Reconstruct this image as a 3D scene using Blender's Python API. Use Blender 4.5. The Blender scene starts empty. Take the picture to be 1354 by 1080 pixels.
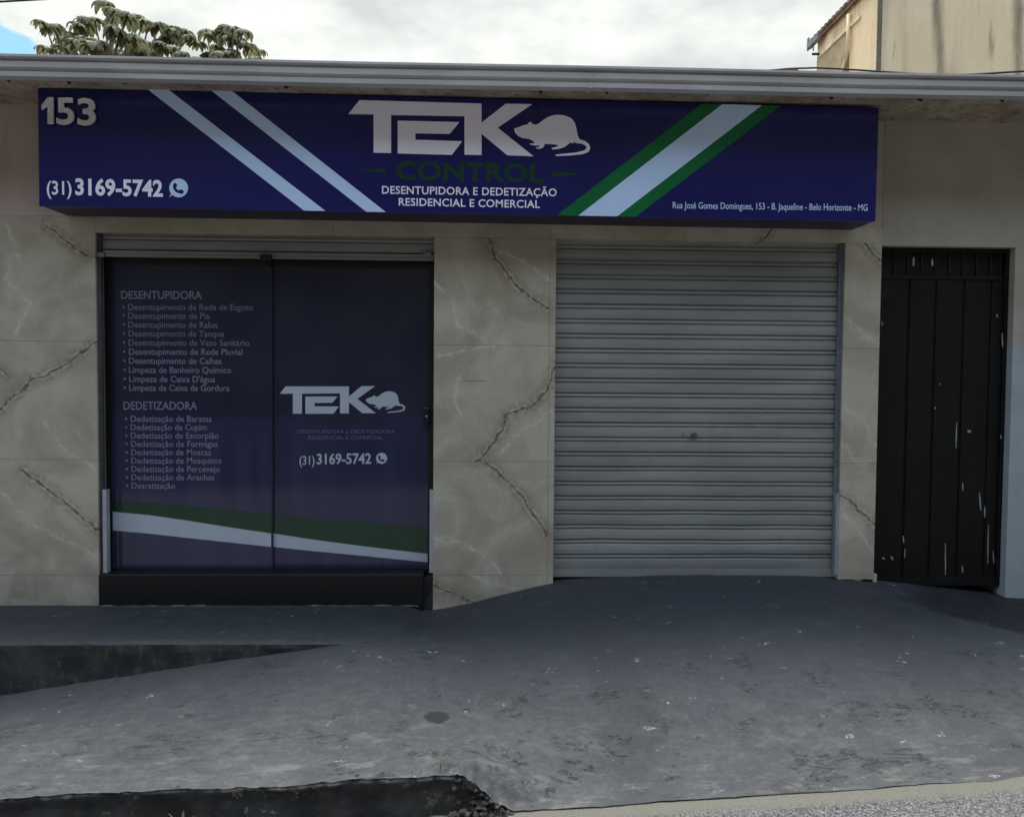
import bpy, bmesh, math, random
import numpy as np
from mathutils import Vector, noise
from mathutils.geometry import tessellate_polygon

S = bpy.context.scene
COL = S.collection
random.seed(7)
Rd = math.radians

# ------------------------------------------------------------------ camera
YAW, PITCH, ROLL, FPX = Rd(1.8665), Rd(-2.1410), Rd(0.4573), 1050.0
CAM = Vector((0, -5.0, 1.6))
fw = Vector((math.sin(YAW)*math.cos(PITCH), math.cos(YAW)*math.cos(PITCH), math.sin(PITCH)))
r0 = Vector((math.cos(YAW), -math.sin(YAW), 0)); u0 = r0.cross(fw)
rt = r0*math.cos(ROLL)+u0*math.sin(ROLL); up = -r0*math.sin(ROLL)+u0*math.cos(ROLL)
cd = bpy.data.cameras.new('camera'); cam = bpy.data.objects.new('camera', cd); COL.objects.link(cam)
from mathutils import Matrix
m = Matrix((rt, up, -fw)).transposed().to_4x4(); m.translation = CAM
cam.matrix_world = m
cd.sensor_fit = 'HORIZONTAL'; cd.sensor_width = 36.0; cd.lens = 36.0*FPX/1354.0
cd.clip_start = 0.05; cd.clip_end = 2000
S.camera = cam

def P(px, py, y=0.0):
    """point of the vertical plane at depth y that was surveyed at photo pixel px,py"""
    d = fw*FPX+rt*(px-677)-up*(py-540)
    t = (y-CAM.y)/d.y
    return CAM+d*t

def PX(px, py, y=0.0):
    q = P(px, py, y); return (q.x, q.z)

# ------------------------------------------------------------------ world, sun, exposure
SUN_EL, SUN_AZ = Rd(72), Rd(-12)        # behind the building, a little to the left
w = bpy.data.worlds.new("World"); S.world = w; w.use_nodes = True
wt = w.node_tree; N = wt.nodes; L = wt.links
for n in list(N): N.remove(n)
out = N.new('ShaderNodeOutputWorld'); bg = N.new('ShaderNodeBackground')
sky = N.new('ShaderNodeTexSky'); sky.sky_type = 'NISHITA'; sky.sun_disc = False
sky.sun_elevation = SUN_EL; sky.sun_rotation = SUN_AZ; sky.air_density = 1.0; sky.dust_density = 1.5
tc = N.new('ShaderNodeTexCoord')
mp = N.new('ShaderNodeMapping'); mp.inputs['Scale'].default_value = (1, 1, 2.2)
L.new(tc.outputs['Generated'], mp.inputs['Vector'])
n1 = N.new('ShaderNodeTexNoise'); n1.inputs['Scale'].default_value = 5.5; n1.inputs['Detail'].default_value = 7; n1.inputs['Roughness'].default_value = .55
L.new(mp.outputs[0], n1.inputs['Vector'])
shade = N.new('ShaderNodeValToRGB')
shade.color_ramp.elements[0].position = .38; shade.color_ramp.elements[0].color = (6.2, 6.6, 6.5, 1)
shade.color_ramp.elements[1].position = .60; shade.color_ramp.elements[1].color = (9.0, 9.2, 8.8, 1)
L.new(n1.outputs['Fac'], shade.inputs[0])
sepd = N.new('ShaderNodeSeparateXYZ'); L.new(tc.outputs['Generated'], sepd.inputs[0])
frm = N.new('ShaderNodeMapRange'); frm.interpolation_type = 'SMOOTHSTEP'; frm.inputs[1].default_value = .35; frm.inputs[2].default_value = -.45
L.new(sepd.outputs[1], frm.inputs[0])
frt = N.new('ShaderNodeMix'); frt.data_type = 'RGBA'; frt.blend_type = 'MULTIPLY'; frt.inputs[7].default_value = (1.34, 1.56, 2.0, 1)
L.new(frm.outputs[0], frt.inputs[0]); L.new(shade.outputs[0], frt.inputs[6])
# blue gaps: noise, and one known gap low on the left
gapd = (P(-25, 92, 0)-CAM).normalized()
dot = N.new('ShaderNodeVectorMath'); dot.operation = 'DOT_PRODUCT'; dot.inputs[1].default_value = gapd
nrm = N.new('ShaderNodeVectorMath'); nrm.operation = 'NORMALIZE'; L.new(tc.outputs['Generated'], nrm.inputs[0]); L.new(nrm.outputs[0], dot.inputs[0])
gm = N.new('ShaderNodeMapRange'); gm.interpolation_type = 'SMOOTHSTEP'
gm.inputs[1].default_value = .9974; gm.inputs[2].default_value = .9993
L.new(dot.outputs['Value'], gm.inputs[0])
n2 = N.new('ShaderNodeTexNoise'); n2.inputs['Scale'].default_value = 18; n2.inputs['Detail'].default_value = 5; L.new(mp.outputs[0], n2.inputs['Vector'])
ad = N.new('ShaderNodeMath'); ad.operation = 'MULTIPLY_ADD'; ad.inputs[1].default_value = 2.4; ad.inputs[2].default_value = -1.15; L.new(n2.outputs['Fac'], ad.inputs[0])
ad2 = N.new('ShaderNodeMath'); ad2.operation = 'ADD'; L.new(ad.outputs[0], ad2.inputs[0]); L.new(gm.outputs[0], ad2.inputs[1])
gs = N.new('ShaderNodeMapRange'); gs.interpolation_type = 'SMOOTHSTEP'; gs.inputs[1].default_value = .55; gs.inputs[2].default_value = .95
L.new(ad2.outputs[0], gs.inputs[0])
sk2 = N.new('ShaderNodeMix'); sk2.data_type = 'RGBA'; sk2.blend_type = 'MULTIPLY'; sk2.inputs[0].default_value = 1
sk2.inputs[7].default_value = (1.3, 1.8, 2.0, 1); L.new(sky.outputs[0], sk2.inputs[6])
mx = N.new('ShaderNodeMix'); mx.data_type = 'RGBA'; L.new(gs.outputs[0], mx.inputs[0]); L.new(frt.outputs[2], mx.inputs[6]); L.new(sk2.outputs[2], mx.inputs[7])
L.new(mx.outputs[2], bg.inputs[0]); bg.inputs[1].default_value = 0.1
L.new(bg.outputs[0], out.inputs[0])

sl = bpy.data.lights.new('sun', 'SUN'); so = bpy.data.objects.new('sun', sl); COL.objects.link(so)
sl.energy = 4.6; sl.angle = Rd(40); sl.color = (1, .96, .9)
sd = Vector((math.sin(SUN_AZ)*math.cos(SUN_EL), math.cos(SUN_AZ)*math.cos(SUN_EL), math.sin(SUN_EL)))
so.rotation_euler = sd.to_track_quat('Z', 'Y').to_euler(); so.location = (0, 10, 20)

S.view_settings.view_transform = 'Standard'; S.view_settings.look = 'None'
S.view_settings.exposure = 0.2; S.view_settings.gamma = 1.0

# ------------------------------------------------------------------ helpers
def lin(c):
    return tuple(((v/255/12.92) if v/255 <= .04045 else ((v/255+.055)/1.055)**2.4) for v in c)+(1,)

class NT:
    """small helper to write node trees"""
    def __init__(s, name):
        s.m = bpy.data.materials.new(name); s.m.use_nodes = True
        s.t = s.m.node_tree; s.n = s.t.nodes; s.l = s.t.links
        s.b = s.n['Principled BSDF']
        s.tc = s.n.new('ShaderNodeTexCoord')
        s.obj = s.tc.outputs['Object']
    def put(s, sock, v):
        if hasattr(v, 'is_output'): s.l.new(v, sock)
        else: sock.default_value = v
    def math(s, op, a, b=0.0, c=0.0, clamp=False):
        n = s.n.new('ShaderNodeMath'); n.operation = op; n.use_clamp = clamp
        for i, v in enumerate((a, b, c)): s.put(n.inputs[i], v)
        return n.outputs[0]
    def vec(s, op, a, b=None, scale=None):
        n = s.n.new('ShaderNodeVectorMath'); n.operation = op
        s.put(n.inputs[0], a)
        if b is not None: s.put(n.inputs[1], b)
        if scale is not None: s.put(n.inputs['Scale'], scale)
        return n.outputs['Value'] if op in ('DOT_PRODUCT', 'LENGTH', 'DISTANCE') else n.outputs[0]
    def noise(s, scale, detail=4, rough=.55, stretch=(1, 1, 1), vec=None, dist=0, off=(0, 0, 0)):
        mp = s.n.new('ShaderNodeMapping'); mp.inputs['Scale'].default_value = stretch; mp.inputs['Location'].default_value = off
        s.l.new(vec or s.obj, mp.inputs[0])
        n = s.n.new('ShaderNodeTexNoise'); n.inputs['Scale'].default_value = scale; n.inputs['Detail'].default_value = detail
        n.inputs['Roughness'].default_value = rough; n.inputs['Distortion'].default_value = dist
        s.l.new(mp.outputs[0], n.inputs['Vector']); return n.outputs['Fac']
    def noisev(s, scale, detail=3, vec=None):
        n = s.n.new('ShaderNodeTexNoise'); n.inputs['Scale'].default_value = scale; n.inputs['Detail'].default_value = detail
        s.l.new(vec or s.obj, n.inputs['Vector']); return n.outputs['Color']
    def vor(s, scale, feature='F1', stretch=(1, 1, 1), rand=1.0, vec=None):
        mp = s.n.new('ShaderNodeMapping'); mp.inputs['Scale'].default_value = stretch
        s.l.new(vec or s.obj, mp.inputs[0])
        n = s.n.new('ShaderNodeTexVoronoi'); n.feature = feature; n.inputs['Scale'].default_value = scale; n.inputs['Randomness'].default_value = rand
        s.l.new(mp.outputs[0], n.inputs['Vector']); return n.outputs['Distance'], n.outputs['Color'] if 'Color' in n.outputs else None
    def ss(s, v, a, b, lo=0.0, hi=1.0):
        n = s.n.new('ShaderNodeMapRange'); n.interpolation_type = 'SMOOTHSTEP'
        s.put(n.inputs[0], v); n.inputs[1].default_value = a; n.inputs[2].default_value = b; n.inputs[3].default_value = lo; n.inputs[4].default_value = hi
        return n.outputs[0]
    def mix(s, f, a, b, mode='MIX'):
        n = s.n.new('ShaderNodeMix'); n.data_type = 'RGBA'; n.blend_type = mode
        s.put(n.inputs[0], f); s.put(n.inputs[6], a); s.put(n.inputs[7], b); return n.outputs[2]
    def xyz(s, v=None):
        n = s.n.new('ShaderNodeSeparateXYZ'); s.l.new(v or s.obj, n.inputs[0]); return n.outputs
    def bump(s, h, strength=.3, dist=.01):
        n = s.n.new('ShaderNodeBump'); n.inputs['Strength'].default_value = strength; n.inputs['Distance'].default_value = dist
        s.l.new(h, n.inputs['Height']); s.l.new(n.outputs[0], s.b.inputs['Normal'])
    def done(s, col, rough=.6, spec=.4, metal=0.0, coat_or_shade=0.0):
        s.put(s.b.inputs['Base Color'], col); s.put(s.b.inputs['Roughness'], rough)
        s.put(s.b.inputs['Specular IOR Level'], spec); s.put(s.b.inputs['Metallic'], metal)
        if coat_or_shade: s.b.inputs['Coat Weight'].default_value = coat_or_shade; s.b.inputs['Coat Roughness'].default_value = .08
        return s.m
    def seg(s, p2, a, b):
        """distance of the point p2 to segment a-b"""
        a = Vector(a); b = Vector(b); ba = b-a
        pa = s.vec('SUBTRACT', p2, tuple(a))
        h = s.math('MULTIPLY', s.vec('DOT_PRODUCT', pa, tuple(ba)), 1/ba.length_squared, clamp=True)
        n = s.n.new('ShaderNodeVectorMath'); n.operation = 'SCALE'; n.inputs[0].default_value = tuple(ba); s.l.new(h, n.inputs['Scale'])
        return s.vec('LENGTH', s.vec('SUBTRACT', pa, n.outputs[0]))
    def polyd(s, p2, lines):
        d = None
        for ln in lines:
            for a, b in zip(ln[:-1], ln[1:]):
                e = s.seg(p2, a, b); d = e if d is None else s.math('MINIMUM', d, e)
        return d

class MB:
    """collects shapes into one mesh"""
    def __init__(s): s.v = []; s.f = []; s.mi = []; s.sm = []
    def add(s, vs, fs, mi=0, smooth=False):
        o = len(s.v); s.v += [tuple(v) for v in vs]
        for f in fs: s.f.append([o+i for i in f]); s.mi.append(mi); s.sm.append(smooth)
    def box(s, x0, x1, y0, y1, z0, z1, mi=0):
        vs = [(x, y, z) for x in (x0, x1) for y in (y0, y1) for z in (z0, z1)]
        s.add(vs, [(0, 1, 3, 2), (4, 6, 7, 5), (0, 4, 5, 1), (2, 3, 7, 6), (0, 2, 6, 4), (1, 5, 7, 3)], mi)
    def hexa(s, front, back, mi=0):
        """quad front (4 pts) and back joined"""
        n = len(front); vs = list(front)+list(back)
        fs = [tuple(range(n)), tuple(range(2*n-1, n-1, -1))]
        fs += [(i, i+n, (i+1) % n+n, (i+1) % n) for i in range(n)]
        s.add(vs, fs, mi)
    def poly(s, pts, y, depth, mi=0):
        """outline of (x,z) pts, front face at depth y facing the street, given thickness"""
        tri = tessellate_polygon([[Vector((p[0], p[1], 0)) for p in pts]])
        n = len(pts)
        vs = [(p[0], y, p[1]) for p in pts]+[(p[0], y+depth, p[1]) for p in pts]
        fs = []
        for t in tri:
            a, b, c = [Vector(pts[i]) for i in t]
            cr = (b-a).x*(c-a).y-(b-a).y*(c-a).x
            t = tuple(t) if cr > 0 else tuple(reversed(t))
            fs.append(t); fs.append(tuple(i+n for i in reversed(t)))
        fs += [(i, i+n, (i+1) % n+n, (i+1) % n) for i in range(n)]
        s.add(vs, fs, mi)
    def tube(s, pts, r, k=8, mi=0, cap=True):
        pts = [Vector(p) for p in pts]; rs = r if isinstance(r, (list, tuple)) else [r]*len(pts)
        rings = []
        for i, p in enumerate(pts):
            d = (pts[min(i+1, len(pts)-1)]-pts[max(i-1, 0)]).normalized()
            a = d.cross(Vector((0, 0, 1)) if abs(d.z) < .9 else Vector((1, 0, 0))).normalized(); b = d.cross(a)
            rings.append([p+(a*math.cos(t)+b*math.sin(t))*rs[i] for t in [2*math.pi*j/k for j in range(k)]])
        vs = [v for r_ in rings for v in r_]
        fs = [(i*k+j, i*k+(j+1) % k, (i+1)*k+(j+1) % k, (i+1)*k+j) for i in range(len(pts)-1) for j in range(k)]
        if cap: fs += [tuple(range(k-1, -1, -1)), tuple(range((len(pts)-1)*k, len(pts)*k))]
        s.add(vs, fs, mi, True)
    def strip(s, profile, xs, mi=0, smooth=False, closed=True):
        """profile of (y,z) swept along x stations"""
        k = len(profile); vs = [(x, p[0], p[1]) for x in xs for p in profile]
        rng = range(k) if closed else range(k-1)
        fs = [(i*k+j, i*k+(j+1) % k, (i+1)*k+(j+1) % k, (i+1)*k+j) for i in range(len(xs)-1) for j in rng]
        if closed: fs += [tuple(range(k-1, -1, -1)), tuple(range((len(xs)-1)*k, len(xs)*k))]
        s.add(vs, fs, mi, smooth)
    def build(s, name, mats, parent=None, bevel=0.0, fix=True):
        me = bpy.data.meshes.new(name); me.from_pydata(s.v, [], s.f)
        for mm in (mats if isinstance(mats, (list, tuple)) else [mats]): me.materials.append(mm)
        me.polygons.foreach_set('material_index', s.mi); me.polygons.foreach_set('use_smooth', s.sm)
        if fix:
            bm = bmesh.new(); bm.from_mesh(me); bmesh.ops.recalc_face_normals(bm, faces=bm.faces); bm.to_mesh(me); bm.free()
        me.update()
        o = bpy.data.objects.new(name, me); COL.objects.link(o)
        if parent: o.parent = parent
        if bevel:
            b = o.modifiers.new('bevel', 'BEVEL'); b.width = bevel; b.segments = 2; b.limit_method = 'ANGLE'; b.angle_limit = Rd(50)
        return o

def thing(name, label, cat, group=None, loc=(0, 0, 0)):
    o = bpy.data.objects.new(name, None); COL.objects.link(o); o.location = loc; o.empty_display_size = .1
    o['label'] = label; o['category'] = cat
    if group: o['group'] = group
    return o
def tag(o, label, cat, group=None):
    o['label'] = label; o['category'] = cat
    if group: o['group'] = group
    return o
def structure(o, kind='structure'):
    o['kind'] = kind; return o

# ------------------------------------------------------------------ lettering
def text_geo(txt, bold=0.0, spacing=1.0):
    c = bpy.data.curves.new('lettering', 'FONT'); c.body = txt; c.size = 1.0; c.offset = bold; c.space_character = spacing
    c.resolution_u = 3
    o = bpy.data.objects.new('lettering', c); COL.objects.link(o)
    dg = bpy.context.evaluated_depsgraph_get(); dg.update()
    me = bpy.data.meshes.new_from_object(o.evaluated_get(dg))
    vs = [tuple(v.co[:2]) for v in me.vertices]; fs = [tuple(p.vertices) for p in me.polygons]
    bpy.data.objects.remove(o); bpy.data.curves.remove(c); bpy.data.meshes.remove(me)
    return vs, fs
_h = text_geo('H')[0]; CAPH = max(v[1] for v in _h)-min(v[1] for v in _h)

def lettering(txt, xl, xr, bl, br, cap, y, mat, parent, bold=0.0, spacing=1.0, name='lettering', depth=.0012, shear=0.0):
    """text between photo columns xl..xr, baseline bl..br, capital height cap (pixels), on the plane y"""
    vs, fs = text_geo(txt, bold, spacing)
    if not vs: return None
    u0_, u1_ = min(v[0] for v in vs), max(v[0] for v in vs)
    A, B = P(xl, bl, y), P(xr, br, y)
    ch = (P(xl, bl-cap, y)-A).z
    ch /= (CAPH+2*bold)
    pos = []
    for u, v in vs:
        t = (u-u0_)/(u1_-u0_)
        pos.append((A.x+(B.x-A.x)*t+shear*(v+bold)*ch, y, A.z+(B.z-A.z)*t+(v+bold)*ch))
    mb = MB(); mb.add(pos, fs)
    me_o = mb.build(name, mat, parent, fix=False)
    bm = bmesh.new(); bm.from_mesh(me_o.data)
    for f in bm.faces:
        if f.normal.y > 0: f.normal_flip()
    r = bmesh.ops.extrude_face_region(bm, geom=list(bm.faces))
    nv = [e for e in r['geom'] if isinstance(e, bmesh.types.BMVert)]
    for v in nv: v.co.y -= depth
    bm.to_mesh(me_o.data); bm.free()
    return me_o

# ------------------------------------------------------------------ materials
def m_plain(name, c, rough=.55, var=.12, scale=8, spec=.4, metal=0.0, bump=0.0):
    t = NT(name); n = t.noise(scale, 5)
    a = tuple(v*(1-var) for v in c[:3])+(1,); b = tuple(min(1, v*(1+var)) for v in c[:3])+(1,)
    col = t.mix(t.ss(n, .3, .7), a, b)
    if bump: t.bump(t.noise(scale*8, 5), bump, .004)
    return t.done(col, rough, spec, metal)

JZ = [P(650, 456.5).z, P(650, 610).z, P(650, 760).z]

def make_tile(lo, hi):
    """veins whose photo columns fall between lo and hi"""
    t = NT('marbled_porcelain')
    x, y, z = t.xyz()
    comb = t.n.new('ShaderNodeCombineXYZ'); t.l.new(x, comb.inputs[0]); t.l.new(z, comb.inputs[2])
    flat = comb.outputs[0]
    warp = t.vec('SCALE', t.vec('SUBTRACT', t.noisev(9, 5, flat), (.5, .5, .5)), scale=.07)
    warp = t.vec('ADD', warp, t.vec('SCALE', t.vec('SUBTRACT', t.noisev(38, 4, flat), (.5, .5, .5)), scale=.006))
    wp = t.vec('MULTIPLY', t.vec('ADD', flat, warp), (1, 0, 1))
    def W(pts): return [(PX(*p)[0], 0, PX(*p)[1]) for p in pts]
    dark = [W([(-20, 560), (38, 505), (75, 490), (128, 452)]), W([(62, 298), (100, 328), (130, 346)]), W([(28, 622), (70, 652), (134, 702)]),
            W([(636, 292), (655, 340), (680, 376), (724, 408)]), W([(733, 485), (722, 518), (700, 538), (672, 548), (655, 585), (628, 610)]),
            W([(643, 610), (690, 655), (722, 706)]), W([(574, 773), (600, 786)]), W([(1118, 300), (1150, 330), (1166, 347)]), W([(1112, 655), (1140, 677), (1163, 703)]),
            W([(1148, 290), (1164, 306)]), W([(1002, 322), (1024, 300)]), W([(452, 316), (474, 292)]), W([(-60, 420), (-20, 470), (10, 498)]), W([(610, 790), (650, 800)])]
    white = [W([(574, 372), (600, 398), (604, 428), (640, 446), (672, 458)]), W([(618, 757), (650, 772), (690, 778)]), W([(574, 712), (620, 720), (655, 748), (668, 770)]),
             W([(660, 330), (700, 350), (728, 372)]), W([(20, 330), (5, 370), (40, 400), (20, 440)]), W([(0, 650), (40, 690), (100, 720), (130, 735)]), W([(8, 300), (26, 345)]),
             W([(1116, 540), (1140, 552), (1150, 580), (1162, 590)]), W([(1118, 590), (1130, 612), (1160, 606)]), W([(1120, 420), (1140, 440), (1163, 452)]),
             W([(1116, 680), (1136, 700), (1160, 735)]), W([(580, 470), (620, 462), (652, 458)]), W([(660, 600), (690, 570), (728, 545)]), W([(60, 560), (90, 600), (128, 620)]), W([(606, 500), (600, 530), (610, 550)])]
    keep = lambda ls: [l for l in ls if PX(lo, 500)[0] < sum(q[0] for q in l)/len(l) < PX(hi, 500)[0]] or [W([(3000, 500), (3010, 500)])]
    dd = t.polyd(wp, keep(dark)); dw = t.polyd(wp, keep(white))
    wn = t.noise(14, 3, vec=flat)
    wn2 = t.noise(34, 5, .7, vec=flat)
    thin = t.math('MULTIPLY', t.math('MULTIPLY', t.ss(wn, .32, .7, .25, 1), t.ss(wn2, .3, .7, .35, 1.5)), .019)
    core = t.ss(t.math('DIVIDE', dd, t.math('ADD', thin, .001)), .05, 1.0, 1, 0)
    halo = t.ss(dd, 0.0, .075, 1.0, 0.0)
    wcore = t.ss(t.math('DIVIDE', dw, t.math('ADD', t.math('MULTIPLY', thin, .8), .001)), .3, 1.0, 1, 0)
    wsoft = t.ss(dw, 0.0, .05, 1.0, 0.0)
    cl = t.noise(2.2, 6, .6, vec=flat, dist=1.2)
    base = t.mix(t.ss(cl, .3, .7), lin((160, 151, 134)), lin((184, 177, 161)))
    fine = t.noise(7, 8, .65, vec=flat, dist=2.2)
    band = t.math('SUBTRACT', 1.0, t.math('MULTIPLY', t.math('ABSOLUTE', t.math('SUBTRACT', fine, .5)), 22), clamp=True)
    base = t.mix(t.math('MULTIPLY', band, t.ss(cl, .48, .72, 0, .6)), base, lin((190, 184, 171)))
    base = t.mix(t.math('MULTIPLY', wsoft, t.ss(wn2, .40, .66, .05, .6)), base, lin((194, 187, 174)))
    base = t.mix(t.math('MULTIPLY', wcore, t.ss(wn, .35, .65, .0, .7)), base, lin((204, 198, 187)))
    base = t.mix(t.math('MULTIPLY', halo, t.ss(wn2, .36, .62, .05, .62)), base, lin((112, 97, 80)))
    rim = t.math('MULTIPLY', t.ss(dd, .006, .011), t.ss(dd, .013, .021, 1, 0))
    base = t.mix(t.math('MULTIPLY', rim, t.ss(fine, .40, .58, 0, .6)), base, lin((202, 194, 178)))
    base = t.mix(t.math('MULTIPLY', core, t.ss(wn2, .28, .55, .2, .68)), base, lin((72, 62, 51)))
    # joints between the big tiles
    j = None
    for jz in JZ:
        e = t.math('ABSOLUTE', t.math('SUBTRACT', z, jz)); j = e if j is None else t.math('MINIMUM', j, e)
    for jx in (PX(726, 500)[0], PX(48, 500)[0]-.55, PX(440, 300)[0], PX(905, 310)[0]):
        e = t.math('ABSOLUTE', t.math('SUBTRACT', x, jx)); j = t.math('MINIMUM', j, e)
    jm = t.ss(j, .0012, .003, 1, 0)
    base = t.mix(t.math('MULTIPLY', jm, .55), base, lin((104, 94, 82)))
    sc = t.polyd(flat, [W([(613, 503.5), (643, 504)])])
    base = t.mix(t.ss(sc, .001, .003, .8, 0), base, lin((60, 50, 45)))
    # splash dirt low on the wall
    g = t.noise(5, 6, .6, vec=flat)
    base = t.mix(t.math('MULTIPLY', t.ss(z, .2, .75, .45, 0), t.ss(g, .35, .7)), base, lin((110, 105, 98)))
    return t.done(base, t.ss(g, .3, .7, .16, .28), .4)

def make_plaster(name, c1, c2, stain=.5):
    t = NT(name)
    n = t.noise(3, 7, .6); st = t.noise(3.5, 6, .6, stretch=(1, 1, .18))
    col = t.mix(t.ss(n, .3, .7), lin(c1), lin(c2))
    col = t.mix(t.math('MULTIPLY', t.ss(st, .55, .8), stain), col, lin((96, 88, 76)))
    sp = t.noise(40, 3); col = t.mix(t.ss(sp, .69, .74, 0, .4*stain), col, lin((60, 54, 48)))
    t.bump(t.noise(60, 5), .25, .004)
    return t.done(col, .8, .25)

TILE_LEFT, TILE_MID, TILE_RIGHT, TILE_TOP = make_tile(-300, 200), make_tile(560, 745), make_tile(1105, 1175), make_tile(740, 1100)
PLASTER = make_plaster('cream_plaster', (172, 155, 148), (186, 169, 160), .35)
PLASTER_R = make_plaster('grey_cream_plaster', (154, 148, 136), (168, 162, 149), .3)
SOFFIT = make_plaster('stained_concrete', (150, 136, 122), (178, 166, 150), 1.0)
PALE_BLUE = m_plain('pale_blue_wall_paint', lin((154, 161, 166)), .55, .06, 5, bump=.2)

def make_soffit():
    t = NT('mouldy_slab_edge')
    n = t.noise(6, 7, .65); sp = t.noise(26, 5, .7); sp2 = t.noise(9, 6, .7, stretch=(1, 2, 2))
    col = t.mix(t.ss(n, .3, .7), lin((142, 128, 116)), lin((186, 172, 156)))
    col = t.mix(t.ss(sp, .56, .66, 0, .8), col, lin((62, 54, 50)))
    col = t.mix(t.ss(sp2, .62, .72, 0, .85), col, lin((48, 42, 40)))
    t.bump(sp, .4, .006)
    return t.done(col, .9, .2)
SLAB = make_soffit()

def make_pavement():
    t = NT('worn_dark_floor_paint')
    x, y, z = t.xyz()
    n = t.noise(1.3, 7, .62); m2 = t.noise(6, 8, .65, dist=.6); f = t.noise(90, 4, .7)
    g1 = t.noise(38, 6, .72); g2 = t.noise(15, 7, .7, stretch=(.8, 1.6, 1))
    col = t.mix(t.ss(n, .3, .72), lin((93, 94, 96)), lin((110, 110, 110)))
    col = t.mix(t.ss(m2, .35, .68, .4, 0), col, lin((86, 88, 91)))
    col = t.mix(t.ss(m2, .6, .75, 0, .3), col, lin((136, 135, 132)))
    # building's soft shade painted in by the doors, dusty and worn by the street
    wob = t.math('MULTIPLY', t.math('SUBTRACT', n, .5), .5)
    coat_or_shade = t.ss(t.math('ADD', y, wob), -1.5, -.22, 0, 1)
    col = t.mix(t.math('MULTIPLY', coat_or_shade, .92), col, lin((41, 45, 53)))
    ct = t.n.new('ShaderNodeAttribute'); ct.attribute_name = 'dip_shade'  # shade in the dip by the gate, painted as a dark patch
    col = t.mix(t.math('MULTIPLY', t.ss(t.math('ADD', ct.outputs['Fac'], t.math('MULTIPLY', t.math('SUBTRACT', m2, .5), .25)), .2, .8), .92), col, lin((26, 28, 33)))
    age = t.ss(t.math('ADD', y, wob), -.3, -1.5, 0, 1)
    wear = t.ss(y, -1.0, -1.8, 0, 1)
    col = t.mix(t.math('MULTIPLY', t.ss(g2, .36, .64, .55, 0), t.math('ADD', t.math('MULTIPLY', age, .6), .15)), col, lin((62, 63, 65)))
    col = t.mix(t.math('MULTIPLY', t.ss(g1, .52, .72, 0, .26), age), col, lin((150, 149, 146)))
    col = t.mix(t.math('MULTIPLY', t.ss(g1, .28, .46, .3, 0), age), col, lin((70, 71, 73)))
    lat = t.noise(5, 9, .72, stretch=(1, 2.2, 1), off=(3, 1, 0))
    wm = t.math('MULTIPLY', t.ss(lat, .52, .66), t.math('ADD', t.math('MULTIPLY', wear, .5), .06))
    col = t.mix(wm, col, lin((142, 139, 132)))
    st = t.noise(2.6, 5, .6, off=(11, 2, 0)); col = t.mix(t.math('MULTIPLY', t.ss(st, .56, .70, 0, .35), age), col, lin((60, 59, 58)))
    tr_ = t.math('ABSOLUTE', t.math('SUBTRACT', t.math('FRACT', t.math('MULTIPLY', t.math('ADD', x, t.math('MULTIPLY', n, .25)), .62)), .5))
    col = t.mix(t.math('MULTIPLY', t.math('MULTIPLY', t.ss(tr_, .05, .13, .28, 0), t.ss(x, .3, .6)), t.ss(g2, .4, .6, .3, 1)), col, lin((58, 57, 57)))
    # short dark cracks running along the street
    cr = t.noise(5.5, 9, .72, stretch=(.8, 3.4, 1), dist=1.2)
    cm = t.math('SUBTRACT', 1.0, t.math('MULTIPLY', t.math('ABSOLUTE', t.math('SUBTRACT', cr, .5)), 70), clamp=True)
    cm = t.math('MULTIPLY', cm, t.ss(t.noise(5.5, 5, .7, off=(7, 3, 0)), .545, .62))
    cm = t.math('MULTIPLY', cm, t.math('ADD', t.math('MULTIPLY', age, .85), .1))
    col = t.mix(t.math('MULTIPLY', cm, .85), col, lin((32, 32, 33)))
    # pale flecks and scuffs
    fl = None
    for sc_, th_, of_ in ((8, .50, 0), (17, .66, 3)):
        dv, cv = t.vor(sc_, stretch=(.55, 1.5, 1), vec=t.vec('ADD', t.obj, t.vec('ADD', t.vec('SCALE', t.noisev(24, 4), scale=.10), (of_, of_, 0))))
        sel = t.n.new('ShaderNodeSeparateColor'); t.l.new(cv, sel.inputs[0])
        e_ = t.math('MULTIPLY', t.ss(dv, .08, .17, 1, 0), t.math('GREATER_THAN', sel.outputs[0], th_))
        fl = e_ if fl is None else t.math('MAXIMUM', fl, e_)
    fl = t.math('MULTIPLY', fl, t.ss(t.noise(60, 4, .75), .47, .58))
    fl = t.math('MULTIPLY', fl, t.ss(t.noise(1.9, 3, .5, off=(2, 5, 0)), .40, .56, .2, 1))
    col = t.mix(t.math('MULTIPLY', fl, .7), col, lin((196, 196, 192)))
    # one oval patch of tar and a pale drip
    o = P(577, 949, -1.25)
    e = t.vec('LENGTH', t.vec('MULTIPLY', t.vec('SUBTRACT', t.vec('ADD', t.obj, t.vec('SCALE', t.vec('SUBTRACT', t.noisev(20, 3), (.5, .5, .5)), scale=.03)), (PATCH[0], PATCH[1], 0)), (1/.062, 1/.05, 0)))
    col = t.mix(t.ss(e, .85, 1.05, .85, 0), col, lin((52, 50, 48)))
    h = t.math('ADD', t.math('MULTIPLY', m2, .5), t.math('SUBTRACT', t.math('MULTIPLY', f, .45), t.math('MULTIPLY', cm, .5)))
    t.bump(h, .7, .012)
    return t.done(col, t.ss(m2, .3, .7, .55, .8), .35)

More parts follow.
